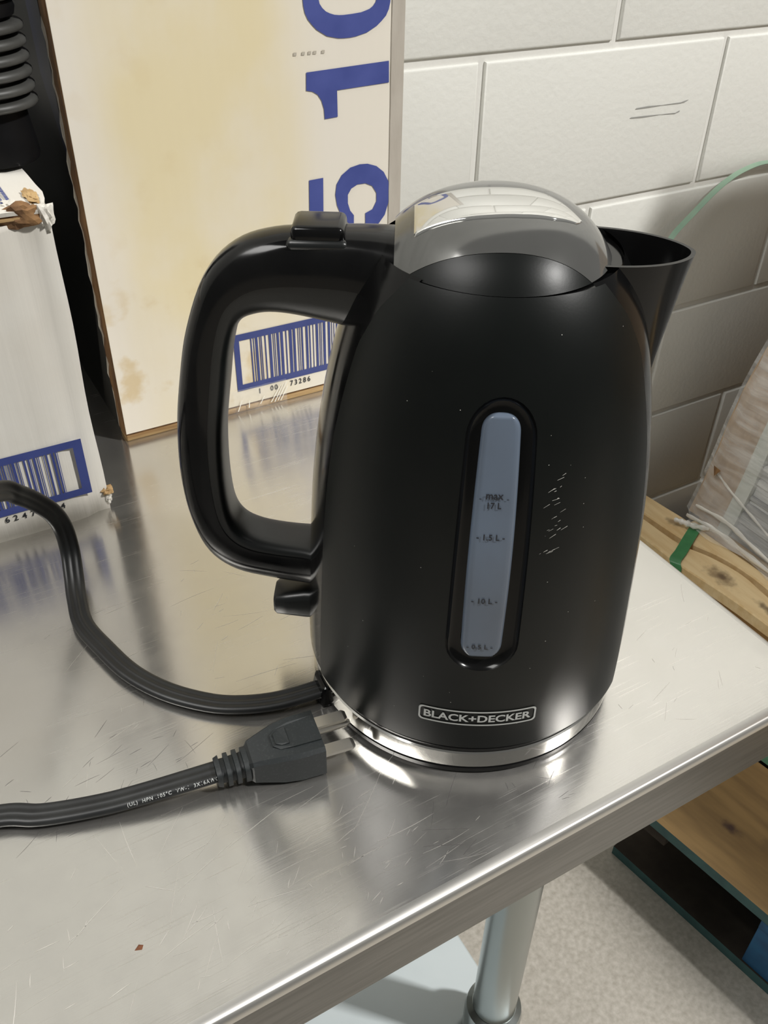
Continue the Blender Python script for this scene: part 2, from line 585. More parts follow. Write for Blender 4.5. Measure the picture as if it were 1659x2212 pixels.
def block_mesh():
    me = bpy.data.meshes.new('block')
    bm = bmesh.new()
    hw, hh = (BW - JW) / 2, (BH - JW) / 2
    bmesh.ops.create_cube(bm, size=1)
    for v in bm.verts:
        v.co = Vector((v.co.x * 2 * hw, v.co.y * 0.02 + 0.01, v.co.z * 2 * hh))
    ed = [e for e in bm.edges if all(v.co.y < 0.005 for v in e.verts)]
    bmesh.ops.bevel(bm, geom=ed, offset=0.0034, segments=3, profile=0.5, affect='EDGES')
    bm.to_mesh(me)
    bm.free()
    for p in me.polygons:
        p.use_smooth = True
    me.set_sharp_from_angle(angle=math.radians(60))
    me.materials.append(M_WALL)
    return me


bme = block_mesh()
for row in range(13):
    z = FLOOR + (row + 0.5) * BH
    off = 0.68 if row % 2 == 0 else 0.68 + BW / 2
    for k in range(-5, 8):
        xc = off + (k + 0.5) * BW
        if -1.4 < xc < 3.4:
            link('block', bme, None, wall, loc=(xc, WALL + random.uniform(-0.0004, 0.0004), z))


def stroke(name, pts, wd, material, parent, f):
    P = np.array(pts, float)
    V, F = [], []
    for i, q in enumerate(P):
        t = P[min(i + 1, len(P) - 1)] - P[max(i - 1, 0)]
        t /= np.linalg.norm(t)
        n = np.array((-t[1], t[0])) * wd * (0.6 + 0.4 * math.sin(i * 2.1))
        V += [f(*(q + n)), f(*(q - n))]
    for i in range(len(P) - 1):
        F.append((2 * i, 2 * i + 1, 2 * i + 3, 2 * i + 2))
    return mesh(name, V, F, material, parent, fix=False)


onwall = lambda a, b: (a, WALL - 0.0012, b)
stroke('pencil_mark', [(0.938, 0.0669), (0.96, 0.0672), (0.985, 0.0668), (1.0202, 0.0665), (1.028, 0.0675), (1.0343, 0.0690)], 0.0011, M_PENCIL, wall, onwall)
stroke('pencil_mark', [(0.9307, 0.056), (0.955, 0.0552), (0.985, 0.0548), (1.0135, 0.0536), (1.0213, 0.0557)], 0.0010, M_PENCIL, wall, onwall)

# ================================================================== STEEL TABLE
table = thing('steel_worktable', 'brushed stainless steel worktable with scratched top carrying the black kettle', 'table', (0.30, 0.282, FLOOR))
T = Vector((0.30, 0.282, FLOOR))


def under(o, root):
    """keep the world place of a mesh built in world coordinates when parented to a moved Empty"""
    o.parent = root
    o.matrix_parent_inverse = (Matrix.Translation(root.location) @ root.rotation_euler.to_matrix().to_4x4()).inverted()
    return o


def table_top():
    x1, x0, y0, y1, h = 0.3695, -1.20, TABLE_EDGE, 0.925, 0.040
    R = 0.0055
    # profile across the front edge: inner top -> bead -> bullnose -> apron -> hem
    prof = [(0.30, 0.0), (0.05, 0.0), (0.030, 0.0), (0.018, 0.0), (R + 0.0005, 0.0)]
    for k in range(1, 9):
        a = math.pi / 2 * k / 8
        prof.append((R - R * math.sin(a), -R + R * math.cos(a)))
    prof += [(0.0, -0.022), (0.0, -h + 0.001), (0.001, -h), (0.018, -h), (0.018, -h + 0.003), (0.0015, -h + 0.003), (0.0015, -0.012), (0.30, -0.012)]
    # section i sweeps round front-left, front-right corner, back-right, back-left (mitred)
    def ringpt(d, z):
        return [(x0 + d, y1 - d, z), (x0 + d, y0 + d, z), (x1 - d, y0 + d, z), (x1 - d, y1 - d, z)]
    V, F = [], []
    for d, z in prof:
        V += ringpt(d, z)
    for i in range(len(prof) - 1):
        for j in range(4):
            k = (j + 1) % 4
            F.append((i * 4 + j, i * 4 + k, (i + 1) * 4 + k, (i + 1) * 4 + j))
    F.append((0, 1, 2, 3))
    n = (len(prof) - 1) * 4
    F.append((n, n + 1, n + 2, n + 3))
    o = mesh('table_top', V, F, M_STEEL, smooth=True, sharp=40)
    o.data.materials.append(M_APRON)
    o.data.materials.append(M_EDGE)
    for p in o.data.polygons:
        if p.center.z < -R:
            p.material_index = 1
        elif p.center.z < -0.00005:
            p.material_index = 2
    uvl = o.data.uv_layers.new(name='UVMap')
    for lp in o.data.loops:
        v = o.data.vertices[lp.vertex_index].co
        uvl.data[lp.index].uv = (v.x, v.y + v.z * 0.9)
    return under(o, table)


table_top()


def leg(cx, cy):
    V = []
    lg = lathe('leg', [(0.0206, FLOOR + 0.03), (0.0206, -0.0125)], M_LEG, seg=40, center=(cx, cy))
    under(lg, table)
    ft = lathe('foot', [(0.012, FLOOR), (0.019, FLOOR + 0.004), (0.021, FLOOR + 0.03), (0.015, FLOOR + 0.034)], M_RIB, seg=24, center=(cx, cy))
    under(ft, table)
    co = lathe('shelf_collar', [(0.0210, -0.532), (0.0262, -0.536), (0.0275, -0.545), (0.0275, -0.60), (0.0255, -0.612), (0.0210, -0.614)], M_LEG, seg=40, center=(cx, cy))
    under(co, table)


leg(0.30, 0.282)
leg(0.30, 0.82)
leg(-1.10, 0.282)
leg(-1.10, 0.82)
sh = box('lower_shelf', (-1.13, 0.225, -0.622), (0.327, 0.85, -0.590), M_SHELF, bevel=0.003)
under(sh, table)
for x_ in (-0.35, 0.1):
    under(box('hat_channel', (x_ - 0.04, TABLE_EDGE + 0.03, -0.034), (x_ + 0.04, 0.90, -0.0125), M_GALV, bevel=0.002), table)
# scratches worn into the top: pale ones and a few dark ones
M_SCRL = mat('bright_scratch', (0.66, 0.64, 0.60), 0.42, 0.85)
M_SCRD = mat('dark_scratch', (0.20, 0.19, 0.19), 0.4, 0.8)


def scratches(name, n, regions, material, seed, wmin, wmax, lmin, lmax):
    rnd = random.Random(seed)
    V, F = [], []
    for k in range(n):
        x0, x1, y0, y1 = rnd.choice(regions)
        x, y = rnd.uniform(x0, x1), rnd.uniform(y0, y1)
        q = rnd.random()
        a = math.radians(rnd.gauss(12, 17) if q < 0.62 else rnd.gauss(62, 12) if q < 0.88 else rnd.uniform(0, 180))
        ln = lmin + (lmax - lmin) * rnd.random() ** 2.5
        wd = rnd.uniform(wmin, wmax)
        cv_ = rnd.uniform(-0.12, 0.12)
        i0 = len(V)
        m_ = 5
        for i in range(m_ + 1):
            t = i / m_
            b = a + cv_ * (t - 0.5)
            px, py = x + ln * t * math.cos(b), y + ln * t * math.sin(b)
            h = wd * (0.15 + 0.85 * math.sin(math.pi * min(max(t, 0.04), 0.96)))
            nx, ny = -math.sin(b) * h / 2, math.cos(b) * h / 2
            V += [(px + nx, py + ny, 0.00006), (px - nx, py - ny, 0.00006)]
        for i in range(m_):
            F.append((i0 + 2 * i, i0 + 2 * i + 1, i0 + 2 * i + 3, i0 + 2 * i + 2))
    o = mesh(name, V, F, material, None, fix=False)
    o['kind'] = 'stuff'
    return under(o, table)


scratches('pale_scratches', 230, [(-0.12, 0.16, 0.168, 0.245), (-0.06, 0.12, 0.168, 0.235), (0.02, 0.14, 0.17, 0.21), (0.0, 0.14, 0.28, 0.42), (0.26, 0.35, 0.18, 0.40)], M_SCRL, 21, 0.00010, 0.00036, 0.003, 0.034)
scratches('dark_scratches', 60, [(0.0, 0.07, 0.270, 0.300), (0.13, 0.21, 0.168, 0.195), (-0.05, 0.06, 0.26, 0.32)], M_SCRD, 5, 0.00010, 0.00026, 0.003, 0.022)
# speck of rust on the top
cr = tag(mesh('rust_crumb', [(-0.004, 0, 0), (0.001, -0.002, 0), (0.003, 0.001, 0), (0.0, 0.003, 0), (-0.001, 0.0006, 0.0018), (0.0012, 0.0008, 0.0014)],
              [(0, 1, 4), (1, 5, 4), (1, 2, 5), (2, 3, 5), (3, 4, 5), (3, 0, 4), (3, 2, 1, 0)], M_CRUMB, loc=(0.0087, 0.1995, 0.0)),
         'tiny rust brown crumb lying on bare steel near the front left', 'crumb')
cr.scale = (0.55, 0.55, 0.5)

# ================================================================== TALL CARTON (behind the kettle)
BY = 0.565
tall = thing('tall_carton', 'tall stained white cardboard carton with large blue numerals behind the kettle', 'box', (0.227, BY, 0))


def wavy_panel(name, x0, x1, y0, y1, z0, z1, material, parent, amp=0.0008, n=26, seed=1):
    """Card panel whose left edge is torn and slightly wavy; front face at y0."""
    rnd = random.Random(seed)
    V, F = [], []
    for i in range(n + 1):
        z = z0 + (z1 - z0) * i / n
        dx = amp * (rnd.random() - 0.5) * 2
        V += [(x0 + dx * 0.4, y0, z), (x1, y0, z), (x1, y1, z), (x0 + dx, y1, z)]
    for i in range(n):
        for j in range(4):
            k = (j + 1) % 4
            F.append((4 * i + j, 4 * i + k, 4 * i + 4 + k, 4 * i + 4 + j))
    F += [(0, 1, 2, 3), (4 * n, 4 * n + 1, 4 * n + 2, 4 * n + 3)]
    return mesh(name, V, F, material, parent, fix=True)


TH = 0.44
fp = box('front_panel', (0.1152, BY, 0.0062), (0.3405, BY + 0.0012, TH), M_CARD)
under(fp, tall)
under(wavy_panel('corrugated_edge', 0.1146, 0.3400, BY + 0.0012, BY + 0.0150, 0.0055, TH, M_BROWN, None, 0.0008, 60, 3), tall)
under(wavy_panel('inner_liner', 0.1140, 0.3400, BY + 0.0150, BY + 0.0163, 0.0055, TH, M_CARDW, None, 0.0009, 60, 5), tall)
under(box('bottom_flap', (0.1150, BY + 0.0002, 0.0), (0.3400, BY + 0.0163, 0.0042), M_TAN, bevel=0.0008), tall)
under(box('bottom_flap', (0.1156, BY + 0.0012, 0.0044), (0.3398, BY + 0.016, 0.0055), M_BROWN), tall)
lp = box('side_panel', (0.1165, BY + 0.0163, 0.0), (0.1215, 0.925, TH), M_SHADEBLACK)
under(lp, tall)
lp['label'] = 'card side painted black for deep shade'
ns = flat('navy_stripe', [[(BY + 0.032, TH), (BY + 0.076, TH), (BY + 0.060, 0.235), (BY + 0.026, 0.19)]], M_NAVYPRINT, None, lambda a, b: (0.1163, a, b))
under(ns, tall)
gm = flat('card_margin', [[(BY + 0.0164, 0.0005), (BY + 0.0164, TH), (BY + 0.026, TH), (BY + 0.024, 0.12), (BY + 0.060, 0.0005)]], M_SHADEMARGIN, None, lambda a, b: (0.1162, a, b))
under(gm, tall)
under(box('side_panel', (0.3355, BY + 0.0163, 0.0), (0.3405, 0.925, TH), M_CARDW), tall)
under(box('back_panel', (0.1215, 0.920, 0.0), (0.3355, 0.925, TH), M_CARDW), tall)
under(box('top_flap', (0.1150, BY, TH), (0.3405, 0.925, TH + 0.005), M_CARDW), tall)
tp = wavy_panel('packing_tape', 0.3312, 0.3409, BY - 0.0007, BY - 0.0001, 0.006, TH, M_TAPE, None, 0.0003, 30, 9)
under(tp, tall)

onbox = lambda a, b: (a, BY - 0.0004, b)
# big blue numerals reading upwards: 5 1 0
ONE = [(0.3294, 0.2357), (0.3297, 0.2224), (0.2903, 0.221), (0.2905, 0.2046), (0.2808, 0.2041), (0.2804, 0.2105), (0.2787, 0.2158), (0.2761, 0.2196), (0.2724, 0.2218), (0.2679, 0.2227), (0.2683, 0.2335)]
BAR = [(0.2678, 0.166), (0.2786, 0.1663), (0.2778, 0.1251), (0.2668, 0.1267)]
OUT5 = [(0.3024, 0.1179), (0.3024, 0.1279), (0.2965, 0.1331), (0.2923, 0.1379), (0.289, 0.1458), (0.2878, 0.1534), (0.2889, 0.1604), (0.2931, 0.1663), (0.2997, 0.1704), (0.3072, 0.1717), (0.3135, 0.1713), (0.3207, 0.1688), (0.3267, 0.164), (0.3308, 0.1569), (0.3318, 0.1493), (0.3311, 0.1418), (0.3282, 0.1331), (0.3221, 0.1263), (0.316, 0.1225), (0.3124, 0.122)]
IN5 = [(0.3024, 0.1179), (0.3025, 0.1367), (0.2995, 0.1405), (0.2977, 0.146), (0.2977, 0.1519), (0.3005, 0.1559), (0.3055, 0.1581), (0.3119, 0.158), (0.3174, 0.1554), (0.3209, 0.1501), (0.321, 0.1441), (0.318, 0.1389), (0.3119, 0.1368), (0.312, 0.1221)]
STEM = [(0.2668, 0.1267), (0.2778, 0.1274), (0.2917, 0.1281), (0.3024, 0.1218), (0.3024, 0.1155), (0.2662, 0.1132)]
OUT0 = [(0.2675, 0.2752), (0.268, 0.2684), (0.271, 0.2625), (0.2766, 0.2572), (0.2838, 0.2532), (0.2928, 0.2513), (0.3026, 0.2514), (0.3126, 0.2535), (0.3211, 0.2575), (0.3265, 0.2622), (0.3291, 0.2668), (0.33, 0.2721)]
IN0 = [(0.2782, 0.2746), (0.2792, 0.2706), (0.2827, 0.2673), (0.2878, 0.2651), (0.2937, 0.2644), (0.3012, 0.2647), (0.3087, 0.2653), (0.3148, 0.267), (0.3186, 0.2695), (0.3197, 0.2726)]
under(flat('printed_numeral', [ONE], M_BLUEINK, None, onbox), tall)
under(flat('printed_numeral', [BAR, OUT5[1:] + IN5[:0:-1], STEM], M_BLUEINK, None, onbox), tall)


def resample(P, n):
    P = np.array(P, float)
    P = np.vstack([P, P[:1]])
    s = np.r_[0, np.cumsum(np.hypot(*np.diff(P, axis=0).T))]
    t = np.linspace(0, s[-1], n, endpoint=False)
    return np.c_[np.interp(t, s, P[:, 0]), np.interp(t, s, P[:, 1])]


mir = lambda P: P + [(a, 0.612 - b) for a, b in P[::-1]]
o0, i0 = resample(mir(OUT0), 72), resample(mir(IN0), 72)
under(flat('printed_numeral', [[o0[k], o0[(k + 1) % 72], i0[(k + 1) % 72], i0[k]] for k in range(72)], M_BLUEINK, None, onbox), tall)
smg = []
for a in (0.2608, 0.2666, 0.271, 0.2747, 0.2806):
    smg.append([(a - 0.0012, 0.2437), (a + 0.0011, 0.2437), (a + 0.0013, 0.2455), (a - 0.0009, 0.2456)])
M_FAINT = mat('faded_stamp', (0.46, 0.42, 0.35), 0.7)
under(flat('faded_stamp', smg, M_FAINT, None, onbox), tall)

# barcode: blue frame, bars, numerals
rect = lambda a, b, c_, d: [(a, b), (c_, b), (c_, d), (a, d)]
bz0, bz1, iz0, iz1 = 0.0183, 0.0645, 0.0233, 0.0593
bx0, ix0, ix1, bx1 = 0.2026, 0.2069, 0.3215, 0.3262
under(flat('barcode_frame', [rect(bx0, bz0, ix0, bz1), rect(ix1, bz0, bx1, bz1), rect(ix0, bz0, ix1, iz0), rect(ix0, iz1, ix1, bz1)], M_NAVYINK, None, onbox), tall)
B = [(630, 640), (653, 660), (670, 690), (704, 711), (718, 725), (748, 758), (782, 805), (818, 824), (832, 838), (850, 870), (882, 904), (925, 935), (955, 980), (990, 1010), (1030, 1036), (1046, 1052), (1062, 1076), (1100, 1120), (1132, 1142), (1163, 1170), (1190, 1210), (1222, 1228), (1236, 1242), (1255, 1276), (1298, 1318), (1330, 1336), (1350, 1356), (1372, 1392)]
x_ = 1392
rb = random.Random(4)
while x_ < 1700:
    x_ += rb.choice((10, 10, 24))
    w_ = rb.choice((8, 8, 21))
    B.append((x_, x_ + w_))
    x_ += w_
bx = lambda u: ix0 + (u - 538) * 0.0000955
under(flat('barcode_bars', [rect(bx(a), iz0, bx(b), iz1) for a, b in B if bx(b) < ix1 - 0.008], M_NAVYINK, None, onbox), tall)
under(textmesh('printed_number', [('1', 0.0062, 0.0001, 0.2188, 0.0123, 'LEFT', 1, 0.9), ('00', 0.0062, 0.0001, 0.2290, 0.0122, 'LEFT', 1.35, 0.85), ('73286', 0.0062, 0.0001, 0.2456, 0.0122, 'LEFT', 1.42, 0.85),
                                  ('13562', 0.0062, 0.0001, 0.280, 0.0122, 'LEFT', 1.4, 0.85)], M_INK, None, onbox), tall)
# clear packing tape wrapped over the lower edge, with bright creases
ct = []
V, F = [], []
for i in range(9):
    zz = 0.0 + 0.020 * i / 8
    for k in range(13):
        V.append((0.180 + 0.062 * k / 12, BY - 0.0008 - 0.0007 * abs(math.sin(k * 1.9 + i)), zz))
for i in range(8):
    for k in range(12):
        F.append((i * 13 + k, i * 13 + k + 1, i * 13 + 14 + k, i * 13 + 13 + k))
under(mesh('clear_tape', V, F, M_CLEAR, None, True), tall)
M_CREASE = mat('tape_crease', (0.80, 0.78, 0.70), 0.25)
cre = [((0.2005, 0.002), (0.2045, 0.011)), ((0.2095, 0.003), (0.2105, 0.009)), ((0.219, 0.004), (0.223, 0.010)), ((0.228, 0.003), (0.237, 0.016)), ((0.231, 0.0025), (0.2395, 0.0165)), ((0.2338, 0.003), (0.2425, 0.018)), ((0.236, 0.0025), (0.243, 0.014))]
under(flat('tape_crease', [[(a[0], a[1]), (a[0] + 0.0009, a[1]), (b[0] + 0.0006, b[1]), (b[0], b[1])] for a, b in cre], M_CREASE, None, lambda a, b: (a, BY - 0.0016, b)), tall)

# ================================================================== SMALL CARTON (front left)
SY = 0.489
small = thing('small_carton', 'small white cardboard carton with torn top corner left of the tall stained carton', 'box', (-0.06, SY, 0))
SX0, SX1, SD, SZ = -0.20, 0.0815, 0.88, 0.1985


def card_front():
    """front panel: bulged slightly, the strip at the right corner bent back"""
    V, F = [], []
    xs = list(np.linspace(SX0, 0.052, 12)) + [0.060, 0.0665, 0.0735, SX1]
    zs = list(np.linspace(0.0, 0.188, 14)) + [0.1925]
    for z in zs:
        for x in xs:
            bend = 0.0
            q = 0.055 + 0.010 * max(0, 1 - z / 0.19)
            if x > q:
                bend = 0.0042 * min(1, (x - q) / 0.010) - 0.0016 * max(0, (x - q - 0.014) / 0.01)
            dz = 0.0015 * math.sin(x * 90) * (z > 0.19)
            V.append((x + (0.0004 * math.sin(z * 410) + 0.0005 * math.sin(z * 61)) * (x > 0.08), SY + bend + 0.00025 * math.sin(x * 130), z + dz))
    n = len(xs)
    for i in range(len(zs) - 1):
        for j in range(n - 1):
            F.append((i * n + j, i * n + j + 1, (i + 1) * n + j + 1, (i + 1) * n + j))
    o = mesh('front_panel', V, F, M_CARDW, None, True, sharp=60)
    md = o.modifiers.new('thick', 'SOLIDIFY')
    md.thickness = 0.003
    md.offset = -1 if o.data.polygons[0].normal.y < 0 else 1
    return under(o, small)


card_front()
under(box('side_panel', (SX1 - 0.004, SY + 0.006, 0.0), (SX1 - 0.0005, SD, 0.194), M_CARDW), small)
under(box('side_panel', (SX0, SY + 0.006, 0.0), (SX0 + 0.004, SD, 0.194), M_CARDW), small)
under(box('back_panel', (SX0, SD - 0.004, 0.0), (SX1, SD, 0.194), M_CARDW), small)
under(box('bottom_panel', (SX0 + 0.004, SY + 0.006, 0.0003), (SX1 - 0.004, SD - 0.004, 0.004), M_CARDW), small)


def layer(name, z0, z1, yfr, material, seed, amp):
    """card layer of the top with a ragged front edge"""
    rnd = random.Random(seed)
    V, F = [], []
    n = 40
    for i in range(n + 1):
        x = SX0 + (SX1 - 0.012 - SX0) * i / n
        y = yfr + amp * rnd.uniform(-1, 1)
        d = 0.0008 * math.sin(i * 0.8 + seed)
        V += [(x, y, z0 + d), (x, y, z1 + d), (x, SY + 0.02, z1), (x, SY + 0.02, z0)]
    for i in range(n):
        for j in range(4):
            k = (j + 1) % 4
            F.append((4 * i + j, 4 * i + k, 4 * i + 4 + k, 4 * i + 4 + j))
    F += [(0, 1, 2, 3), (4 * n, 4 * n + 1, 4 * n + 2, 4 * n + 3)]
    return under(mesh(name, V, F, material, None), small)


layer('torn_layer', 0.1925, 0.1938, SY + 0.0012, M_BROWN, 2, 0.0006)
layer('torn_layer', 0.1944, 0.1957, SY - 0.0004, M_TAN, 5, 0.0008)


def top_flap():
    rnd = random.Random(11)
    V, F = [], []
    ys = [SY + 0.0006, SY + 0.008, SY + 0.018, SY + 0.03, SY + 0.045, SY + 0.064, SY + 0.10, SY + 0.2, SD]
    xs = list(np.linspace(SX0, 0.05, 10)) + [0.060, 0.068, 0.0745]
    for zz in (SZ, SZ - 0.0022):
        for y in ys:
            edge = 0.0845 - 0.004 * max(0, 1 - (y - SY) / 0.03) + 0.0008 * rnd.uniform(-1, 1)
            for x in xs + [edge]:
                V.append((x, y + (0.0009 * rnd.uniform(-1, 1) if y < SY + 0.002 else 0), zz + (0.0006 * math.sin(y * 700) if x < 0.07 else -0.0012)))
    nx, ny = len(xs) + 1, len(ys)
    for i in range(ny - 1):
        for j in range(nx - 1):
            a = i * nx + j
            F.append((a, a + 1, a + nx + 1, a + nx))
            b = a + nx * ny
            F.append((b, b + nx, b + nx + 1, b + 1))
    N = nx * ny
    for i in range(ny - 1):
        for j in (0, nx - 1):
            a = i * nx + j
            F.append((a, a + nx, a + nx + N, a + N))
    for j in range(nx - 1):
        for i in (0, ny - 1):
            a = i * nx + j
            F.append((a, a + 1, a + 1 + N, a + N))
    return under(mesh('top_flap', V, F, M_CARDW, None, True, sharp=40), small)


top_flap()


def crumple(name, c_, r, material, seed, sc=(1, 1, 1)):
    bm = bmesh.new()
    bmesh.ops.create_icosphere(bm, subdivisions=3, radius=1)
    rnd = random.Random(seed)
    ph = [(rnd.uniform(-3, 3), rnd.uniform(-3, 3), rnd.uniform(-3, 3), rnd.uniform(0, 6)) for _ in range(9)]
    for v in bm.verts:
        d = sum(math.sin(3.0 * (a * v.co.x + b * v.co.y + c2 * v.co.z) + e) for a, b, c2, e in ph) / 9
        v.co = Vector([c_[i] + v.co[i] * r * sc[i] * (1 + 0.9 * d) for i in range(3)])
    me = bpy.data.meshes.new(name)
    bm.to_mesh(me)
    bm.free()
    return under(link(name, me, material, None, smooth=False), small)


crumple('torn_corner', (0.0680, SY + 0.0035, 0.1950), 0.0085, M_BROWN, 3, (1.15, 0.5, 0.75))
crumple('torn_liner', (0.0655, SY + 0.012, 0.1985), 0.005, M_CARDW, 8, (1.1, 1.0, 0.35))
crumple('torn_liner', (0.0800, SY + 0.0040, 0.1925), 0.0048, M_CARDW, 12, (0.8, 0.8, 1.5))
crumple('torn_corner', (0.0775, SY + 0.0225, 0.1983), 0.005, M_TAN, 15, (0.7, 2.2, 0.2))
crumple('torn_corner', (0.0815, SY + 0.0045, 0.0135), 0.0036, M_TAN, 21, (1.0, 0.8, 0.9))
crumple('torn_liner', (0.0815, SY + 0.004, 0.0085), 0.0028, M_CARDW, 24, (0.8, 0.7, 1.5))

onsm = lambda a, b: (a, SY - 0.0007, b)
jx0, jx1, kx0, kx1 = -0.055, 0.0662, -0.0585, 0.0718
under(flat('barcode_frame', [rect(jx1, 0.0188, kx1, 0.0591), rect(kx0, 0.0188, jx0, 0.0591), rect(jx0, 0.0188, jx1, 0.0238), rect(jx0, 0.0541, jx1, 0.0591)], M_NAVYINK, None, onsm), small)
SB = [(478, 484), (458, 472), (425, 445), (376, 392), (352, 360), (310, 318), (294, 300), (265, 285), (240, 246), (218, 236), (178, 196), (135, 142), (118, 126), (78, 104), (62, 70), (44, 52), (26, 32), (0, 14)]
sx = lambda u: 0.0568 + (u - 484) * 0.0000668
bars = [(sx(a), sx(b)) for a, b in SB]
x_ = sx(0)
while x_ > jx0 + 0.010:
    x_ -= rb.choice((0.0006, 0.0007, 0.0016))
    w_ = rb.choice((0.0005, 0.0006, 0.0014))
    bars.append((x_ - w_, x_))
    x_ -= w_
under(flat('barcode_bars', [rect(a, 0.0238, b, 0.0541) for a, b in bars], M_NAVYINK, None, onsm), small)
under(textmesh('printed_number', [('6', 0.0058, 0.00012, 0.0176, 0.0138, 'LEFT', 1, 0.95), ('2', 0.0058, 0.00012, 0.0226, 0.0137, 'LEFT', 1, 0.95), ('4', 0.0058, 0.00012, 0.0278, 0.0135, 'LEFT', 1, 0.95), ('7', 0.0058, 0.00012, 0.0330, 0.0135, 'LEFT', 1, 0.95),
                                  ('4', 0.0058, 0.00012, 0.0512, 0.0127, 'LEFT', 1, 0.95)], M_INK, None, onsm), small)
# small blue print on the top flap, too fine to read
rows = []
rp = random.Random(2)
for r_ in range(2):
    xx = 0.0655 - r_ * 0.0036
    y = SY + (0.0135 if r_ == 0 else 0.0125)
    while y < SY + (0.062 if r_ == 0 else 0.04):
        ln = rp.uniform(0.0010, 0.0022)
        rows.append([(xx - 0.0014, y), (xx + 0.0003, y), (xx + 0.0003, y + ln), (xx - 0.0014, y + ln)])
        y += ln + rp.uniform(0.0003, 0.0008)
under(flat('fine_print', rows, M_NAVYINK, None, lambda a, b: (a, b, SZ + 0.0009)), small)

# ================================================================== RIBBED BLACK CYLINDER on the small carton
RBC = (0.0735, 0.5860)
ribt = thing('ribbed_canister', 'black ribbed plastic canister standing on top of the small white carton', 'canister', (RBC[0], RBC[1], SZ))


def at_rib(o):
    return under(o, ribt)


at_rib(lathe('core', [(0.0215, SZ + 0.030), (0.0215, 0.345)], M_RIB, seg=40, center=RBC))
for k in range(10):
    z0 = 0.2285 + k * 0.0076 + (0.008 if k >= 6 else 0)
    at_rib(lathe('rib', [(0.021, z0), (0.0285, z0 + 0.0002), (0.0306, z0 + 0.0009), (0.0312, z0 + 0.0022), (0.0310, z0 + 0.0038), (0.0296, z0 + 0.0050), (0.026, z0 + 0.0056), (0.021, z0 + 0.0054)], M_RIB, seg=48, center=RBC, sharp=60))
at_rib(lathe('collar', [(0.0216, 0.2740), (0.0275, 0.2745), (0.0285, 0.2780), (0.0275, 0.2815), (0.0216, 0.2820)], M_SHADEBLACK, seg=48, center=RBC))
at_rib(lathe('base_cup', [(0.0255, SZ + 0.0012), (0.0265, SZ + 0.004), (0.0250, SZ + 0.018), (0.0235, SZ + 0.0285), (0.0235, SZ + 0.031)], M_SHADEBLACK, seg=40, center=RBC))

# ================================================================== KETTLE
KX, KY = 0.210924, 0.272664
D_ = math.radians(6.3)
N0 = np.array((-0.611864, -0.790963))
T0 = np.array((0.790963, -0.611864))
UU = math.cos(D_) * T0 - math.sin(D_) * N0
RZ = math.atan2(UU[1], UU[0])
kettle = thing('electric_kettle', 'black electric kettle with silver logo and water gauge standing on the steel table', 'kettle', (KX, KY, 0), RZ)
pbase = thing('power_base', 'round chrome banded power base under the kettle with black cord and plug', 'kettle base', (KX, KY, 0), RZ)

ZP = [0.0, 0.012, 0.02, 0.03, 0.043, 0.063, 0.08, 0.097, 0.115, 0.13, 0.147, 0.168, 0.184, 0.196, 0.205, 0.215, 0.222, 0.228]
RP = [0.0798, 0.0808, 0.0812, 0.0811, 0.0807, 0.0799, 0.0791, 0.0781, 0.0768, 0.0756, 0.0734, 0.0699, 0.0664, 0.0632, 0.0602, 0.0560, 0.0523, 0.0482]
PC = np.polyfit(ZP, RP, 7)
rad = lambda z: float(np.polyval(PC, z))


def kp(th, z, off=0.0):
    """local kettle point: th radians from the front towards the spout"""
    dr = (rad(z + 1e-4) - rad(z - 1e-4)) / 2e-4
    l_ = math.hypot(1, dr)
    r_ = rad(z) + off / l_
    return (r_ * math.sin(th), -r_ * math.cos(th), z - off * dr / l_)


def kn(th, z):
    dr = (rad(z + 1e-4) - rad(z - 1e-4)) / 2e-4
    l_ = math.hypot(1, dr)
    return (math.sin(th) / l_, -math.cos(th) / l_, -dr / l_)


PO = 0.0010      # the painted panels stand this proud of the glossy side strips
ZB, ZT = 0.0228, 0.2272


def edge_ang(z):
    return math.radians(float(np.interp(z, [0.02, 0.10, 0.16, 0.20, 0.215, 0.228], [62, 62, 62, 59, 54, 45])))


REC_HW, REC_Z0, REC_Z1 = 0.0146, 0.0722, 0.1962
WIN_HW, WIN_Z0, WIN_Z1 = 0.0090, 0.0785, 0.1900
RREF = 0.0755
SEGS = 16


def stadium(hw, z0, z1, m=22, taper=0.0):
    """closed outline in (s, z); right side upwards first"""
    P = []
    zc0, zc1 = z0 + hw, z1 - hw
    for k in range(m):
        t = k / m
        P.append((hw, zc0 + (zc1 - zc0) * t))
    for k in range(SEGS):
        a = math.pi * k / SEGS
        P.append((hw * math.cos(a), zc1 + hw * math.sin(a)))
    for k in range(m):
        t = k / m
        P.append((-hw, zc1 + (zc0 - zc1) * t))
    for k in range(SEGS):
        a = math.pi + math.pi * k / SEGS
        P.append((hw * math.cos(a), zc0 + hw * math.sin(a)))
    return P


def rect_match(hw, z0, z1, zc0, zc1, m=22):
    P = []
    for k in range(m):
        P.append((hw, zc0 + (zc1 - zc0) * k / m))
    def corner(k):
        t = k / SEGS
        if t <= 0.25:
            return (hw, zc1 + (z1 - zc1) * t / 0.25)
        if t <= 0.75:
            return (hw - 2 * hw * (t - 0.25) / 0.5, z1)
        return (-hw, z1 - (z1 - zc1) * (t - 0.75) / 0.25)
    P += [corner(k) for k in range(SEGS)]
    for k in range(m):
        P.append((-hw, zc1 + (zc0 - zc1) * k / m))
    def cornb(k):
        t = k / SEGS
        if t <= 0.25:
            return (-hw, zc0 - (zc0 - z0) * t / 0.25)
        if t <= 0.75:
            return (-hw + 2 * hw * (t - 0.25) / 0.5, z0)
        return (hw, z0 + (zc0 - z0) * (t - 0.75) / 0.25)
    P += [cornb(k) for k in range(SEGS)]
    return P


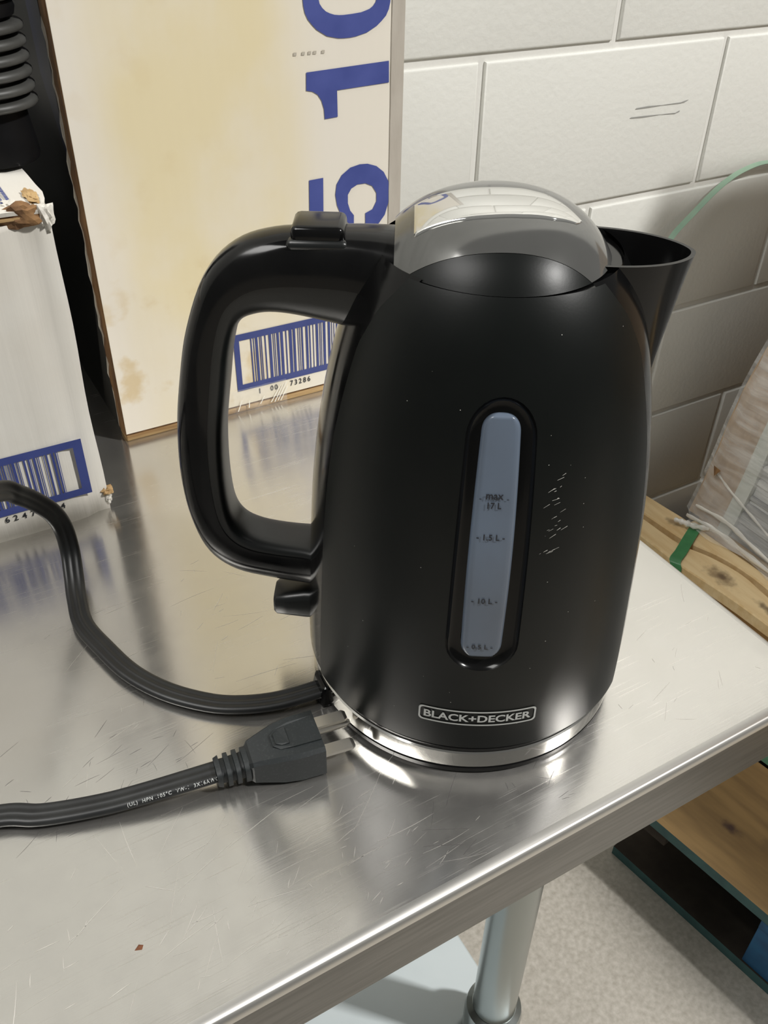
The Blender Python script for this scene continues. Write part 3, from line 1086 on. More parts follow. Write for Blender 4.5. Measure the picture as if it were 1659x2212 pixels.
def panel(name, center, hole):
    V, NR, F = [], [], []

    def add(th, z, off=PO):
        V.append(kp(center + th, z, off))
        NR.append(kn(center + th, z))
        return len(V) - 1

    def grid(thf0, thf1, z0, z1, nth, nz):
        idx = []
        for i in range(nz + 1):
            z = z0 + (z1 - z0) * i / nz
            a, b = thf0(z), thf1(z)
            idx.append([add(a + (b - a) * j / nth, z) for j in range(nth + 1)])
        for i in range(nz):
            for j in range(nth):
                F.append((idx[i][j], idx[i][j + 1], idx[i + 1][j + 1], idx[i + 1][j]))
        return idx
    ah = 0.0185 / RREF
    rims = []
    if hole:
        g1 = grid(lambda z: -edge_ang(z), lambda z: -ah, ZB, ZT, 22, 70)
        g2 = grid(lambda z: ah, lambda z: edge_ang(z), ZB, ZT, 22, 70)
        z0, z1 = REC_Z0 - 0.006, REC_Z1 + 0.006
        grid(lambda z: -ah, lambda z: ah, ZB, z0, 8, 16)
        grid(lambda z: -ah, lambda z: ah, z1, ZT, 8, 12)
        A = stadium(REC_HW, REC_Z0, REC_Z1)
        Bq = rect_match(ah * RREF, z0, z1, REC_Z0 + REC_HW, REC_Z1 - REC_HW)
        L_ = []
        for t in (0, 0.4, 0.75, 1.0):
            L_.append([add((Bq[k][0] + (A[k][0] - Bq[k][0]) * t) / RREF, Bq[k][1] + (A[k][1] - Bq[k][1]) * t) for k in range(len(A))])
        n = len(A)
        for i in range(3):
            for k in range(n):
                F.append((L_[i][k], L_[i][(k + 1) % n], L_[i + 1][(k + 1) % n], L_[i + 1][k]))
        rims = [([r[0] for r in g1], 1), ([r[-1] for r in g2], 1)]
    else:
        g = grid(lambda z: -edge_ang(z), lambda z: edge_ang(z), ZB, ZT, 48, 60)
        rims = [([r[0] for r in g], 1), ([r[-1] for r in g], 1)]
    for rim, _ in rims:                       # turn the long edges in
        low = []
        for i in rim:
            p, q = Vector(V[i]), Vector(NR[i])
            V.append(tuple(p - q * 0.0016))
            NR.append(NR[i])
            low.append(len(V) - 1)
        for i in range(len(rim) - 1):
            F.append((rim[i], rim[i + 1], low[i + 1], low[i]))
    o = mesh(name, V, F, M_MATTE, kettle, True)
    o.data.normals_split_custom_set_from_vertices(NR)
    return o


panel('front_panel', 0.0, True)
panel('back_panel', math.pi, False)


def strip(name, center):
    V, F = [], []
    nz, nt_ = 70, 24
    for i in range(nz + 1):
        z = 0.0222 + (0.2284 - 0.0222) * i / nz
        half = math.pi / 2 - edge_ang(z) + 0.09
        for j in range(nt_ + 1):
            V.append(kp(center - half + 2 * half * j / nt_, z, 0.0))
    for i in range(nz):
        for j in range(nt_):
            a = i * (nt_ + 1) + j
            F.append((a, a + 1, a + nt_ + 2, a + nt_ + 1))
    return mesh(name, V, F, M_GLOSS, kettle, True)


strip('side_strip', math.pi / 2)
strip('side_strip', -math.pi / 2)
lathe('inner_core', [(0.0, 0.017)] + [(rad(z) - 0.0068, z) for z in np.linspace(0.018, 0.222, 24)] + [(0.0, 0.222)], M_GLOSS, kettle, seg=64)
lathe('bottom_ring', [(0.070, 0.0158), (0.0788, 0.0158), (0.0794, 0.0168), (0.0796, 0.0188), (0.0790, 0.0196), (0.0790, 0.0205), (0.0800, 0.0210), (0.0806, 0.0222), (0.0800, 0.0234), (0.072, 0.0238)], M_GLOSS, kettle, seg=128)
lathe('shoulder_ring', [(0.040, 0.2255), (0.0470, 0.2266), (0.0484, 0.2264), (0.0490, 0.2250), (0.0480, 0.2230), (0.042, 0.222)], M_GLOSS, kettle, seg=96)


# --- water gauge
def gauge_bezel():
    A = stadium(REC_HW, REC_Z0, REC_Z1)
    Bq = stadium(WIN_HW, WIN_Z0, WIN_Z1)
    n = len(A)
    V, F = [], []
    for t, dep in ((0.0, 0.0), (0.04, -0.0007), (0.14, -0.0018), (0.30, -0.0027), (0.6, -0.0032), (0.9, -0.0034), (1.05, -0.0034)):
        for k in range(n):
            s = A[k][0] + (Bq[k][0] - A[k][0]) * t
            z = A[k][1] + (Bq[k][1] - A[k][1]) * t
            V.append(kp(s / RREF, z, PO + dep))
    for i in range(6):
        for k in range(n):
            F.append((i * n + k, i * n + (k + 1) % n, (i + 1) * n + (k + 1) % n, (i + 1) * n + k))
    return mesh('gauge_bezel', V, F, M_BEZEL, kettle, True)


gauge_bezel()


def gauge_window():
    V, F = [], []
    nz, ns = 80, 14
    zs = WIN_Z0 + (WIN_Z1 - WIN_Z0) * (0.5 - 0.5 * np.cos(np.linspace(0, math.pi, nz + 1)))
    for z in zs:
        e = 0.0
        cr_ = 0.0075
        if z < WIN_Z0 + cr_:
            e = (WIN_Z0 + cr_ - z) / cr_
        elif z > WIN_Z1 - cr_:
            e = (z - WIN_Z1 + cr_) / cr_
        hw = max(WIN_HW * max(0, 1 - e ** 2.6) ** 0.42, 0.0001)
        hw *= 0.93 + 0.07 * math.sin(math.pi * (z - WIN_Z0) / (WIN_Z1 - WIN_Z0))
        for j in range(ns + 1):
            s = -math.cos(math.pi * j / ns)
            rim = min(1.0, max(0.0, min((1 - abs(s)) * hw, z - WIN_Z0, WIN_Z1 - z)) / 0.0013)
            V.append(kp(s * hw / RREF, z, PO - 0.0034 + 0.0026 * math.sqrt(max(rim, 0))))
    for i in range(nz):
        for j in range(ns):
            a = i * (ns + 1) + j
            F.append((a, a + 1, a + ns + 2, a + ns + 1))
    return mesh('gauge_window', V, F, M_GAUGE, kettle, True)


gw = gauge_window()


def on_gauge(s, z):
    return kp(s / RREF, z, PO - 0.0004)


for t_, sz_, z_ in (('max', 0.0044, 0.1571), ('17 L', 0.0036, 0.1532), ('- 1.5 L -', 0.0036, 0.1394), ('- 10 L -', 0.0036, 0.1089), ('- 0.5 L -', 0.0034, 0.0843)):
    textmesh('level_marking', [(t_, sz_, 0.0001, -0.0008, z_, 'CENTER', 1.08, 0.88)] + ([('-', 0.0036, 0, -0.0062, 0.1562, 'CENTER', 1, 1), ('-', 0.0036, 0, 0.0046, 0.1562, 'CENTER', 1, 1)] if t_ == 'max' else []), M_INK, gw, on_gauge)

# --- logo
LOGO_TH = math.radians(1.2)


def on_body(s, z):
    return kp(LOGO_TH + s / 0.081, z, PO + 0.00035)


def rrect(hw, hh, r_, n=6):
    P = []
    for cx_, cy_, a0 in ((hw - r_, hh - r_, 0), (-hw + r_, hh - r_, 90), (-hw + r_, -hh + r_, 180), (hw - r_, -hh + r_, 270)):
        for k in range(n + 1):
            a = math.radians(a0 + 90 * k / n)
            P.append((cx_ + r_ * math.cos(a), cy_ + r_ * math.sin(a)))
    return P


def subdiv_ring(P, step=0.002):
    out = []
    for i, p in enumerate(P):
        q = P[(i + 1) % len(P)]
        n = max(1, int(math.hypot(q[0] - p[0], q[1] - p[1]) / step))
        out += [(p[0] + (q[0] - p[0]) * k / n, p[1] + (q[1] - p[1]) * k / n) for k in range(n)]
    return out


LZ = 0.0430
LHW, LHH = 0.02640, 0.00445
oo = subdiv_ring(rrect(LHW, LHH, 0.0019))
cx = []
for a, b in oo:
    cx.append((a * (LHW - 0.0008) / LHW, b * (LHH - 0.0008) / LHH))
nn = len(oo)
lg_polys = [[oo[k], oo[(k + 1) % nn], cx[(k + 1) % nn], cx[k]] for k in range(nn)]
flat('logo_frame', lg_polys, M_SILVER, kettle, lambda a, b: on_body(a, b + LZ))


def logo_text():
    s, sz = 'BLACK+DECKER', 0.0062
    v, f = text2d(s, sz, 0.00016, 'LEFT', 1.0)
    xs = [a for a, _ in v]
    ys = [b for _, b in v]
    w_ = max(xs) - min(xs)
    cxm = (max(xs) + min(xs)) / 2
    hgt = max(ys) - min(ys)
    cym = (max(ys) + min(ys)) / 2
    sxx, syy = 0.0480 / w_, 0.00445 / hgt
    V = [on_body((a - cxm) * sxx, (b - cym) * syy + LZ) for a, b in v]
    return mesh('logo_lettering', V, f, M_SILVER, kettle, fix=False)


logo_text()

# --- scuffs on the paint right of the gauge
sc_polys = []
rs = random.Random(5)
for k in range(26):
    th = math.radians(17.4 + rs.gauss(0, 1.6))
    z = 0.150 + rs.uniform(-0.018, 0.016)
    ln, wd = rs.uniform(0.0006, 0.0030), rs.uniform(0.00010, 0.00028)
    a = math.radians(rs.uniform(8, 30))
    dx, dz = ln * math.cos(a), ln * math.sin(a)
    sc_polys.append([(th, z), (th + dx / 0.07, z + dz), (th + dx / 0.07, z + dz + wd), (th + wd / 0.07, z + wd)])
for k in range(34):
    th = math.radians(rs.uniform(-48, 50))
    z = rs.uniform(0.03, 0.22)
    if abs(th) < 0.21 and 0.068 < z < 0.20:
        continue
    wd = rs.uniform(0.00012, 0.0003)
    sc_polys.append([(th, z), (th + wd / 0.06, z + wd * 0.3), (th + wd / 0.06, z + wd), (th, z + wd)])
su = flat('scuff_marks', sc_polys, M_SCUFF, kettle, lambda th, z: kp(th, z, PO + 0.00012))
su['kind'] = 'stuff'

# --- lid
LR = 0.0480
LU0, LU1 = -0.0412, 0.0432


def dome(u, v):
    if u > 0:
        u = u * LR / LU1
    r2 = u * u + v * v
    return 0.2482 - 3.0 * r2 - 2600 * r2 * r2


def lid_half(u):
    q = u * LR / LU1 if u > 0 else u
    return math.sqrt(max(LR * LR - q * q, 1e-9))


def lid_vc(u):
    """line where the painted facet starts"""
    return min(0.0372 - 4.0 * (u - 0.001) ** 2, lid_half(u))


def lid_piece(name, f0, f1, u0, u1, material, nv, nu=64, off=0.0, skirt=True):
    V, F = [], []
    for i in range(nu + 1):
        c_ = 0.5 - 0.5 * math.cos(math.pi * i / nu)
        u = u0 + (u1 - u0) * c_
        a, b = f0(u), f1(u)
        for j in range(nv + 1):
            v = a + (b - a) * j / nv
            V.append((u, -v, dome(u, v) + off))
    for i in range(nu):
        for j in range(nv):
            a = i * (nv + 1) + j
            F.append((a, a + 1, a + nv + 2, a + nv + 1))
    if skirt:                                     # end wall towards the handle
        n = len(V)
        for j in range(nv + 1):
            x, y, z = V[j]
            V.append((x + 0.0002, y, 0.2262))
        for j in range(nv):
            F.append((j, j + 1, n + j + 1, n + j))
    return mesh(name, V, F, material, kettle, True, sharp=50)


lidb = lid_piece('lid', lambda u: -lid_vc(u), lid_vc, LU0, LU1, M_LID, 44)
ue = 0.0365
lid_piece('lid_front', lid_vc, lid_half, -ue, ue + 0.0015, M_MATTE, 8, off=-0.0002, skirt=False)
lid_piece('lid_back', lambda u: -lid_half(u), lambda u: -lid_vc(u), -ue, ue + 0.0015, M_MATTE, 8, off=-0.0002, skirt=False)


def lid_inset():
    """mirror bright plate let into the crown: straight at the handle end, pointed at the spout end"""
    n, nj = 48, 12
    uf = [-0.0340, -0.0297, -0.0248, -0.0165, -0.0066, 0.0051, 0.0172, 0.0265, 0.0286]
    vf = [0.0200, 0.0203, 0.0208, 0.0216, 0.0219, 0.0212, 0.0190, 0.0149, 0.0110]
    ub = [-0.0340, -0.0288, -0.0226, -0.0120, -0.0014, 0.0075, 0.0161, 0.0216, 0.0255, 0.0286]
    vb = [-0.0035, -0.0045, -0.0050, -0.0058, -0.0061, -0.0057, -0.0025, 0.0030, 0.0078, 0.0110]
    V, F = [], []
    for i in range(n + 1):
        u = -0.0340 + (0.0286 + 0.0340) * i / n
        a, b = float(np.interp(u, ub, vb)), float(np.interp(u, uf, vf))
        for j in range(nj + 1):
            v = a + (b - a) * j / nj
            V.append((u, -v, dome(u, v) + 0.00035))
    for i in range(n):
        for j in range(nj):
            a = i * (nj + 1) + j
            F.append((a, a + 1, a + nj + 2, a + nj + 1))
    o = mesh('lid_inset', V, F, M_MIRROR, lidb, True)
    md = o.modifiers.new('thick', 'SOLIDIFY')
    md.thickness = 0.0012
    md.offset = -1 if o.data.polygons[0].normal.z > 0 else 1
    return o


lid_inset()

# --- handle (lofted in the u-z plane of the kettle)
HO = [(-0.0335, 0.2325), (-0.0526, 0.2335), (-0.070, 0.2330), (-0.089, 0.2318), (-0.105, 0.2262), (-0.118, 0.2130), (-0.1275, 0.190), (-0.133, 0.167), (-0.1370, 0.143), (-0.1385, 0.117), (-0.1365, 0.093), (-0.130, 0.0725), (-0.117, 0.0605), (-0.098, 0.0552), (-0.0816, 0.0525), (-0.072, 0.0515)]
HI = [(-0.0335, 0.182), (-0.0526, 0.1920), (-0.070, 0.1965), (-0.086, 0.1995), (-0.0965, 0.1990), (-0.104, 0.195), (-0.1085, 0.183), (-0.112, 0.163), (-0.1155, 0.140), (-0.1168, 0.116), (-0.1158, 0.097), (-0.112, 0.0878), (-0.105, 0.0830), (-0.094, 0.0802), (-0.0803, 0.0785), (-0.072, 0.0775)]
HB = [0.0215, 0.0165, 0.0145, 0.0140, 0.0138, 0.0136, 0.0134, 0.0132, 0.0130, 0.0130, 0.0130, 0.0130, 0.0130, 0.0130, 0.0135, 0.0160]
HS = [0.50, 0.50, 0.52, 0.56, 0.58, 0.62, 0.66, 0.68, 0.70, 0.72, 0.74, 0.78, 0.80, 0.82, 0.84, 0.84]     # where the inner insert starts
ho, hi_, hb, hs = catmull(HO, 5), catmull(HI, 5), catmull([(a, 0) for a in HB], 5)[:, 0], catmull([(a, 0) for a in HS], 5)[:, 0]


def sect(o, i, b, t0, t1, pw, n=28, shrink=1.0):
    """closed superellipse section between fractions t0..t1 of the outer->inner line"""
    d = i - o
    c0 = o + d * (t0 + t1) / 2
    h = d * (t1 - t0) / 2
    R_ = []
    for k in range(n):
        a = 2 * math.pi * k / n
        ca, sa = math.cos(a), math.sin(a)
        x_ = abs(ca) ** (2 / pw) * (1 if ca >= 0 else -1)
        y_ = abs(sa) ** (2 / pw) * (1 if sa >= 0 else -1)
        p = c0 + h * x_
        R_.append((p[0], y_ * b * shrink, p[1]))
    return R_


def outer_sect(o, i, b, s, n=16):
    """outer shell: domed on the outside, flat where it meets the inner insert"""
    R_ = []
    d = i - o
    for k in range(n + 1):                     # half superellipse from +b over the outside to -b
        a = math.pi * k / n
        sa, ca = math.sin(a), math.cos(a)
        y_ = math.copysign(abs(ca) ** (2 / 2.5), ca) * b
        dep = s * (1 - abs(sa) ** (2 / 2.5)) * 0.80
        p = o + d * dep
        R_.append((p[0], y_, p[1]))
    for f_ in (-1.0, -0.5, 0.5, 1.0):
        p = o + d * s
        R_.append((p[0], f_ * b * 0.99, p[1]))
    return R_


def inner_sect(o, i, b, s, n=12):
    R_ = []
    d = i - o
    for k in range(n + 1):
        a = math.pi * k / n
        sa, ca = math.sin(a), math.cos(a)
        y_ = math.copysign(abs(ca) ** (2 / 3.0), ca) * b * 0.95
        dep = s + (1 - s) * abs(sa) ** (2 / 3.0)
        p = o + d * dep
        R_.append((p[0], y_, p[1]))
    p = o + d * (s - 0.05)
    R_ += [(p[0], -b * 0.95, p[1]), (p[0], b * 0.95, p[1])]
    return R_


hd = loft('handle', [outer_sect(ho[k], hi_[k], hb[k], hs[k]) for k in range(len(ho))], M_GLOSS, kettle, sharp=40)
loft('handle_insert', [inner_sect(ho[k], hi_[k], hb[k], hs[k]) for k in range(len(ho))], M_GRIP, kettle, sharp=40)


def rbox(name, lo, hi, bev, material, parent, taper=0.0, seg=3):
    o = box(name, lo, hi, material, parent, bev, seg)
    return o


# lid release button
bt = rbox('lid_button', (-0.0812, -0.0105, 0.2290), (-0.0604, 0.0105, 0.2366), 0.0026, M_GLOSS, kettle)
rbox('button_surround', (-0.0830, -0.0120, 0.2270), (-0.0588, 0.0120, 0.2318), 0.0024, M_GRIP, kettle)


def switch():
    R_ = []
    for u, zc, hz, b in ((-0.074, 0.0388, 0.0092, 0.0105), (-0.083, 0.0386, 0.0090, 0.0100), (-0.092, 0.0380, 0.0074, 0.0095), (-0.0975, 0.0376, 0.0064, 0.0090), (-0.0990, 0.0376, 0.0052, 0.0078)):
        ring = []
        for k in range(28):
            a = 2 * math.pi * k / 28
            ca, sa = math.cos(a), math.sin(a)
            ring.append((u, math.copysign(abs(ca) ** 0.5, ca) * b, zc + math.copysign(abs(sa) ** 0.5, sa) * hz))
        R_.append(ring)
    return loft('power_switch', R_, M_GRIP, kettle, sharp=50)


switch()


# --- spout: open, pointed U in plan, tapering down into the body
def spout():
    US = np.array([0.0, 0.30, 0.55, 0.75, 0.9, 0.97, 1.0])
    WS = np.array([1.0, 0.90, 0.75, 0.55, 0.33, 0.15, 0.0])
    rings_o, rings_i = [], []
    lv = 14
    for i in range(lv + 1):
        t = i / lv                               # 0 rim .. 1 foot
        z = 0.2278 - (0.2278 - 0.174) * t
        u_in = 0.036 + (rad(0.178) - 0.012 - 0.036) * t
        u_tip = 0.0765 - (0.0765 - 0.0692) * (t ** 0.85)
        wmax = 0.0205 * (1 - t) ** 0.72 + 0.0015
        def ring(du, dw):
            P = []
            for s in np.linspace(-1, 1, 33):
                a = s * math.pi / 2
                q = math.cos(a) ** 0.9 if abs(s) < 0.999 else 0.0
                ww = math.sin(a)
                ww = math.copysign(abs(ww) ** 1.15, ww)
                zz = z + (0.0012 * (1 - q) if i == 0 else 0)
                P.append((u_in + (u_tip - du - u_in) * q, ww * (wmax - dw), zz))
            return P
        rings_o.append(ring(0.0, 0.0))
        rings_i.append(ring(0.0018, 0.0018))
    n = 33
    V, F = [], []
    allr = rings_o[::-1] + rings_i               # foot -> rim outside, then rim -> foot inside
    for r in allr:
        V += r
    for i in range(len(allr) - 1):
        for j in range(n - 1):
            a = i * n + j
            F.append((a, a + 1, a + n + 1, a + n))
    return mesh('spout', V, F, M_GLOSS, kettle, True, sharp=50)


spout()

# --- power base
lathe('base_foot', [(0.066, 0.0), (0.0776, 0.0), (0.0792, 0.0012), (0.0796, 0.0042), (0.0788, 0.0050), (0.070, 0.0052)], M_GLOSS, pbase, seg=128)
lathe('chrome_band', [(0.070, 0.0052), (0.0790, 0.0052), (0.0797, 0.0058), (0.0799, 0.0100), (0.0797, 0.0150), (0.0789, 0.0156), (0.070, 0.0156)], M_CHROME, pbase, seg=160)


def base_local(p):
    c_, s_ = math.cos(-RZ), math.sin(-RZ)
    x, y = p[0] - KX, p[1] - KY
    return (x * c_ - y * s_, x * s_ + y * c_, p[2])


# cord outlet on the left of the base
out_c = Vector((0.1335, 0.2810, 0.0))
dirv = Vector((KX - 0.1335, KY - 0.2810, 0)).normalized()
prp = Vector((-dirv.y, dirv.x, 0))
V = []
for a, b, z in ((-0.006, -0.008, 0), (-0.006, 0.008, 0), (0.010, 0.009, 0), (0.010, -0.009, 0), (-0.004, -0.007, 0.0125), (-0.004, 0.007, 0.0125), (0.010, 0.009, 0.0150), (0.010, -0.009, 0.0150)):
    q = out_c + dirv * a + prp * b
    V.append(base_local((q.x, q.y, z)))
ol = mesh('cord_outlet', V, [(0, 1, 2, 3), (4, 5, 6, 7), (0, 1, 5, 4), (1, 2, 6, 5), (2, 3, 7, 6), (3, 0, 4, 7)], M_GLOSS, pbase)
md = ol.modifiers.new('bev', 'BEVEL')
md.width = 0.0015
md.segments = 2

# --- cord: flat three core flex
CP = [(0.1400, 0.2800, 0.0068), (0.133, 0.281, 0.0062), (0.108, 0.286, 0.0045), (0.088, 0.2945, 0.0040), (0.074, 0.305, 0.0040), (0.060, 0.321, 0.0040), (0.049, 0.341, 0.0040), (0.042, 0.364, 0.0042), (0.0370, 0.3878, 0.0042), (0.0390, 0.4096, 0.0050), (0.0420, 0.4248, 0.0095), (0.0446, 0.4370, 0.0185), (0.0444, 0.4408, 0.0330), (0.0405, 0.4387, 0.0470), (0.0329, 0.4348, 0.0600), (0.0255, 0.4286, 0.0710), (0.0169, 0.4199, 0.0820), (-0.010, 0.385, 0.104), (-0.06, 0.365, 0.085), (-0.11, 0.345, 0.035), (-0.145, 0.325, 0.006), (-0.14, 0.303, 0.0042), (-0.10, 0.298, 0.0042), (-0.06, 0.294, 0.0042),
      (-0.027, 0.285, 0.0045), (-0.013, 0.2775, 0.0045), (0.000, 0.2725, 0.0048), (0.016, 0.2675, 0.0055), (0.030, 0.2640, 0.0066), (0.046, 0.2605, 0.0080), (0.064, 0.2572, 0.0090)]
cpath = catmull(CP, 8)
# per-station sideways vector (flat side up)
CT = np.gradient(cpath, axis=0)
CT /= np.linalg.norm(CT, axis=1)[:, None]
UPV = np.array((0, 0, 1.0))
CREF = []
for q in cpath:
    wgt = min(1.0, max(0.0, (q[2] - 0.0075) / 0.02))
    v_ = UPV * (1 - wgt) + np.array((-0.05, -0.80, 0.58)) * wgt
    CREF.append(v_ / np.linalg.norm(v_))
CS = np.cross(CT, np.array(CREF))
CS /= np.maximum(np.linalg.norm(CS, axis=1), 1e-6)[:, None]
for k in range(1, len(CS)):                      # keep the side vector from flipping
    if CS[k] @ CS[k - 1] < 0:
        CS[k] = -CS[k]
for _ in range(6):
    CS[1:-1] = (CS[:-2] + CS[1:-1] * 2 + CS[2:]) / 4
CS /= np.linalg.norm(CS, axis=1)[:, None]
CN = np.cross(CS, CT)
CN[CN[:, 2] < 0] *= 1
R0, SPC = 0.0022, 0.0034
prof = []
for lobe, a0, a1 in ((1, -60, 60), (0, 60, 120), (-1, 120, 240), (0, 240, 300)):
    pass
cross = []
for cx_, r0, r1 in ((SPC, -118, 118), (0.0, 62, 118), (-SPC, 62, 298), (0.0, 242, 298)):
    nseg = 12 if abs(cx_) > 0 else 5
    for k in range(nseg + 1):
        a = math.radians(r0 + (r1 - r0) * k / nseg)
        cross.append((cx_ + R0 * math.cos(a), R0 * math.sin(a)))
rings = []
for k in range(len(cpath)):
    rings.append([base_local(cpath[k] + CS[k] * a + CN[k] * b) for a, b in cross])
loft('power_cord', rings, M_CORD, pbase, sharp=70)

# white print on the flex beside the plug (follows the ridge nearest the table front)
seg_ = cpath[-40:]
sl = np.r_[0, np.cumsum(np.linalg.norm(np.diff(seg_, axis=0), axis=1))]
tside = CS[-40:]
sgn = -1.0 if tside[-1][1] > 0 else 1.0           # towards the table front (-y)


def on_cord(a, b):
    """a: metres before the plug, b: across the near ridge"""
    s = sl[-1] - a
    p = np.array([np.interp(s, sl, seg_[:, i]) for i in range(3)])
    q = np.array([np.interp(s, sl, (tside * sgn)[:, i]) for i in range(3)])
    ang = math.radians(48) + b / R0
    return base_local(p + q * (SPC + (R0 + 0.00012) * math.cos(ang)) + np.array((0, 0, (R0 + 0.00012) * math.sin(ang))))


textmesh('cord_print', [('(UL)  HPN .105\u00b0C  VW-1  3X16AWG', 0.0022, 0.00003, 0, 0, 'LEFT', 1.2, 1.0)], M_SILVER, pbase,
         lambda a, b: on_cord(0.0405 - a, b - 0.0008))

# --- plug
PA = np.array((0.0640, 0.2568, 0.0090))            # end of the flex
PB = np.array((0.1130, 0.2490, 0.0095))            # front face
pd = (PB - PA) / np.linalg.norm(PB - PA)
ps = np.cross(pd, UPV)
ps /= np.linalg.norm(ps)                           # points towards the table front
PLEN = np.linalg.norm(PB - PA)


def plug_pt(a, s, z):
    p = PA + pd * a + ps * s
    return base_local((p[0], p[1], z))


def plug_ring(a, hw, zb, zt, ch):
    """chamfered rectangle"""
    P = [(hw - ch, zb), (hw, zb + ch), (hw, zt - ch), (hw - ch, zt), (-hw + ch, zt), (-hw, zt - ch), (-hw, zb + ch), (-hw + ch, zb)]
    return [plug_pt(a, s, z) for s, z in P]


plug = loft('plug', [plug_ring(0.0150, 0.0066, 0.0032, 0.0150, 0.0012), plug_ring(0.0165, 0.0082, 0.0024, 0.0166, 0.0016), plug_ring(0.0200, 0.0090, 0.0020, 0.0176, 0.0016),
                     plug_ring(0.0300, 0.0118, 0.0008, 0.0196, 0.0018), plug_ring(0.0380, 0.0130, 0.0004, 0.0200, 0.0018), plug_ring(PLEN, 0.0130, 0.0004, 0.0200, 0.0016)], M_PLUG, pbase, smooth=False, sharp=20)
plug['label'] = 'dusty black three-prong plug'
# raised grip shape on the plug's upper face
zt_ = 0.0201
gp = [(0.0270, -0.0035), (0.0300, -0.0062), (0.0365, -0.0075), (PLEN - 0.0003, -0.0078), (PLEN - 0.0003, 0.0072), (0.0365, 0.0070), (0.0300, 0.0060), (0.0270, 0.0030)]
Vp = [plug_pt(a, s, z - (0.0009 if a < 0.033 else 0)) for z in (zt_ - 0.0008, zt_ + 0.0007) for a, s in gp]
nf = len(gp)
mesh('grip_panel', Vp, [tuple(range(nf)), tuple(range(nf, 2 * nf))] + [(k, (k + 1) % nf, nf + (k + 1) % nf, nf + k) for k in range(nf)], M_PLUG, plug)
gr = [(0.0285, -0.0030), (0.0310, -0.0048), (0.0345, -0.0052), (0.0345, 0.0046), (0.0310, 0.0044), (0.0285, 0.0026)]
Vp = [plug_pt(a, s, z - (0.0006 if a < 0.033 else 0)) for z in (zt_, zt_ + 0.0012) for a, s in gr]
nf = len(gr)
mesh('grip_ridge', Vp, [tuple(range(nf)), tuple(range(nf, 2 * nf))] + [(k, (k + 1) % nf, nf + (k + 1) % nf, nf + k) for k in range(nf)], M_PLUG, plug)
# ribbed strain relief
ring_r = []
for a, hw, hz in ((0.0, 0.0066, 0.0046), (0.0022, 0.0072, 0.0056), (0.0024, 0.0056, 0.0040), (0.0044, 0.0056, 0.0040), (0.0046, 0.0074, 0.0058), (0.0066, 0.0074, 0.0058), (0.0068, 0.0057, 0.0042), (0.0086, 0.0058, 0.0042), (0.0088, 0.0076, 0.0060), (0.0108, 0.0076, 0.0060), (0.0110, 0.0058, 0.0044), (0.0126, 0.0060, 0.0046), (0.0128, 0.0077, 0.0062), (0.0152, 0.0077, 0.0064)):
    ring_r.append([plug_pt(a, hw * math.copysign(abs(math.cos(q)) ** 0.6, math.cos(q)), 0.0090 + hz * math.copysign(abs(math.sin(q)) ** 0.6, math.sin(q))) for q in [2 * math.pi * k / 24 for k in range(24)]])
loft('strain_relief', ring_r, M_PLUG, plug, smooth=True, sharp=35)


def prong(s0, s1, z0, z1, ln):
    V = []
    for a, e in ((PLEN - 0.004, 0), (PLEN + ln - 0.0015, 0), (PLEN + ln, 0.35)):
        ds, dz = (s1 - s0) * e / 2, (z1 - z0) * e * 0.4
        V += [plug_pt(a, s0 + ds, z0 + dz), plug_pt(a, s1 - ds, z0 + dz), plug_pt(a, s1 - ds, z1 - dz), plug_pt(a, s0 + ds, z1 - dz)]
    F = []
    for i in range(2):
        for j in range(4):
            k = (j + 1) % 4
            F.append((4 * i + j, 4 * i + k, 4 * i + 4 + k, 4 * i + 4 + j))
    F += [(0, 1, 2, 3), (8, 9, 10, 11)]
    return mesh('prong', V, F, M_PRONG, plug)


prong(0.0030, 0.0092, 0.0088, 0.0104, 0.0160)
prong(-0.0092, -0.0030, 0.0150, 0.0166, 0.0160)
gpin = [[plug_pt(a, -0.0066 + 0.0023 * f_ * math.cos(q), 0.0098 + 0.0023 * f_ * math.sin(q)) for q in [2 * math.pi * k / 16 for k in range(16)]] for a, f_ in ((PLEN - 0.004, 1), (PLEN + 0.0155, 1), (PLEN + 0.0180, 0.5))]
loft('prong', gpin, M_PRONG, plug)

# ================================================================== PALLETS AND WRAPPED LOAD (right)
# light pine pallet, on an older one, near the wall
pine = thing('pine_pallet', 'new pale pine pallet by the wall with wavy bark-edged boards', 'pallet', (1.03, 0.88, -0.728))


def wavy_board(name, pl, pr, z0, z1, material, root, edge_mat=None):
    """board running along y between left and right edge polylines [(x, y)...]"""
    L_, R_ = catmull([(a, b, 0) for a, b in pl], 6), catmull([(a, b, 0) for a, b in pr], 6)
    n = min(len(L_), len(R_))
    V, F = [], []
    for k in range(n):
        a, b = L_[k], R_[k]
        V += [(a[0], a[1], z0), (a[0], a[1], z1 - 0.002), (a[0] + 0.002, a[1], z1), (b[0] - 0.002, b[1], z1), (b[0], b[1], z1 - 0.002), (b[0], b[1], z0)]
    for k in range(n - 1):
        for j in range(6):
            q = (j + 1) % 6
            F.append((6 * k + j, 6 * k + q, 6 * k + 6 + q, 6 * k + 6 + j))
    F += [tuple(range(6)), tuple(6 * (n - 1) + j for j in range(6))]
    o = mesh(name, V, F, material, None)
    if edge_mat:
        o.data.materials.append(edge_mat)
        for p in o.data.polygons:
            c_ = p.center
            if abs(p.normal.z) < 0.9:
                p.material_index = 1
    return under(o, root)


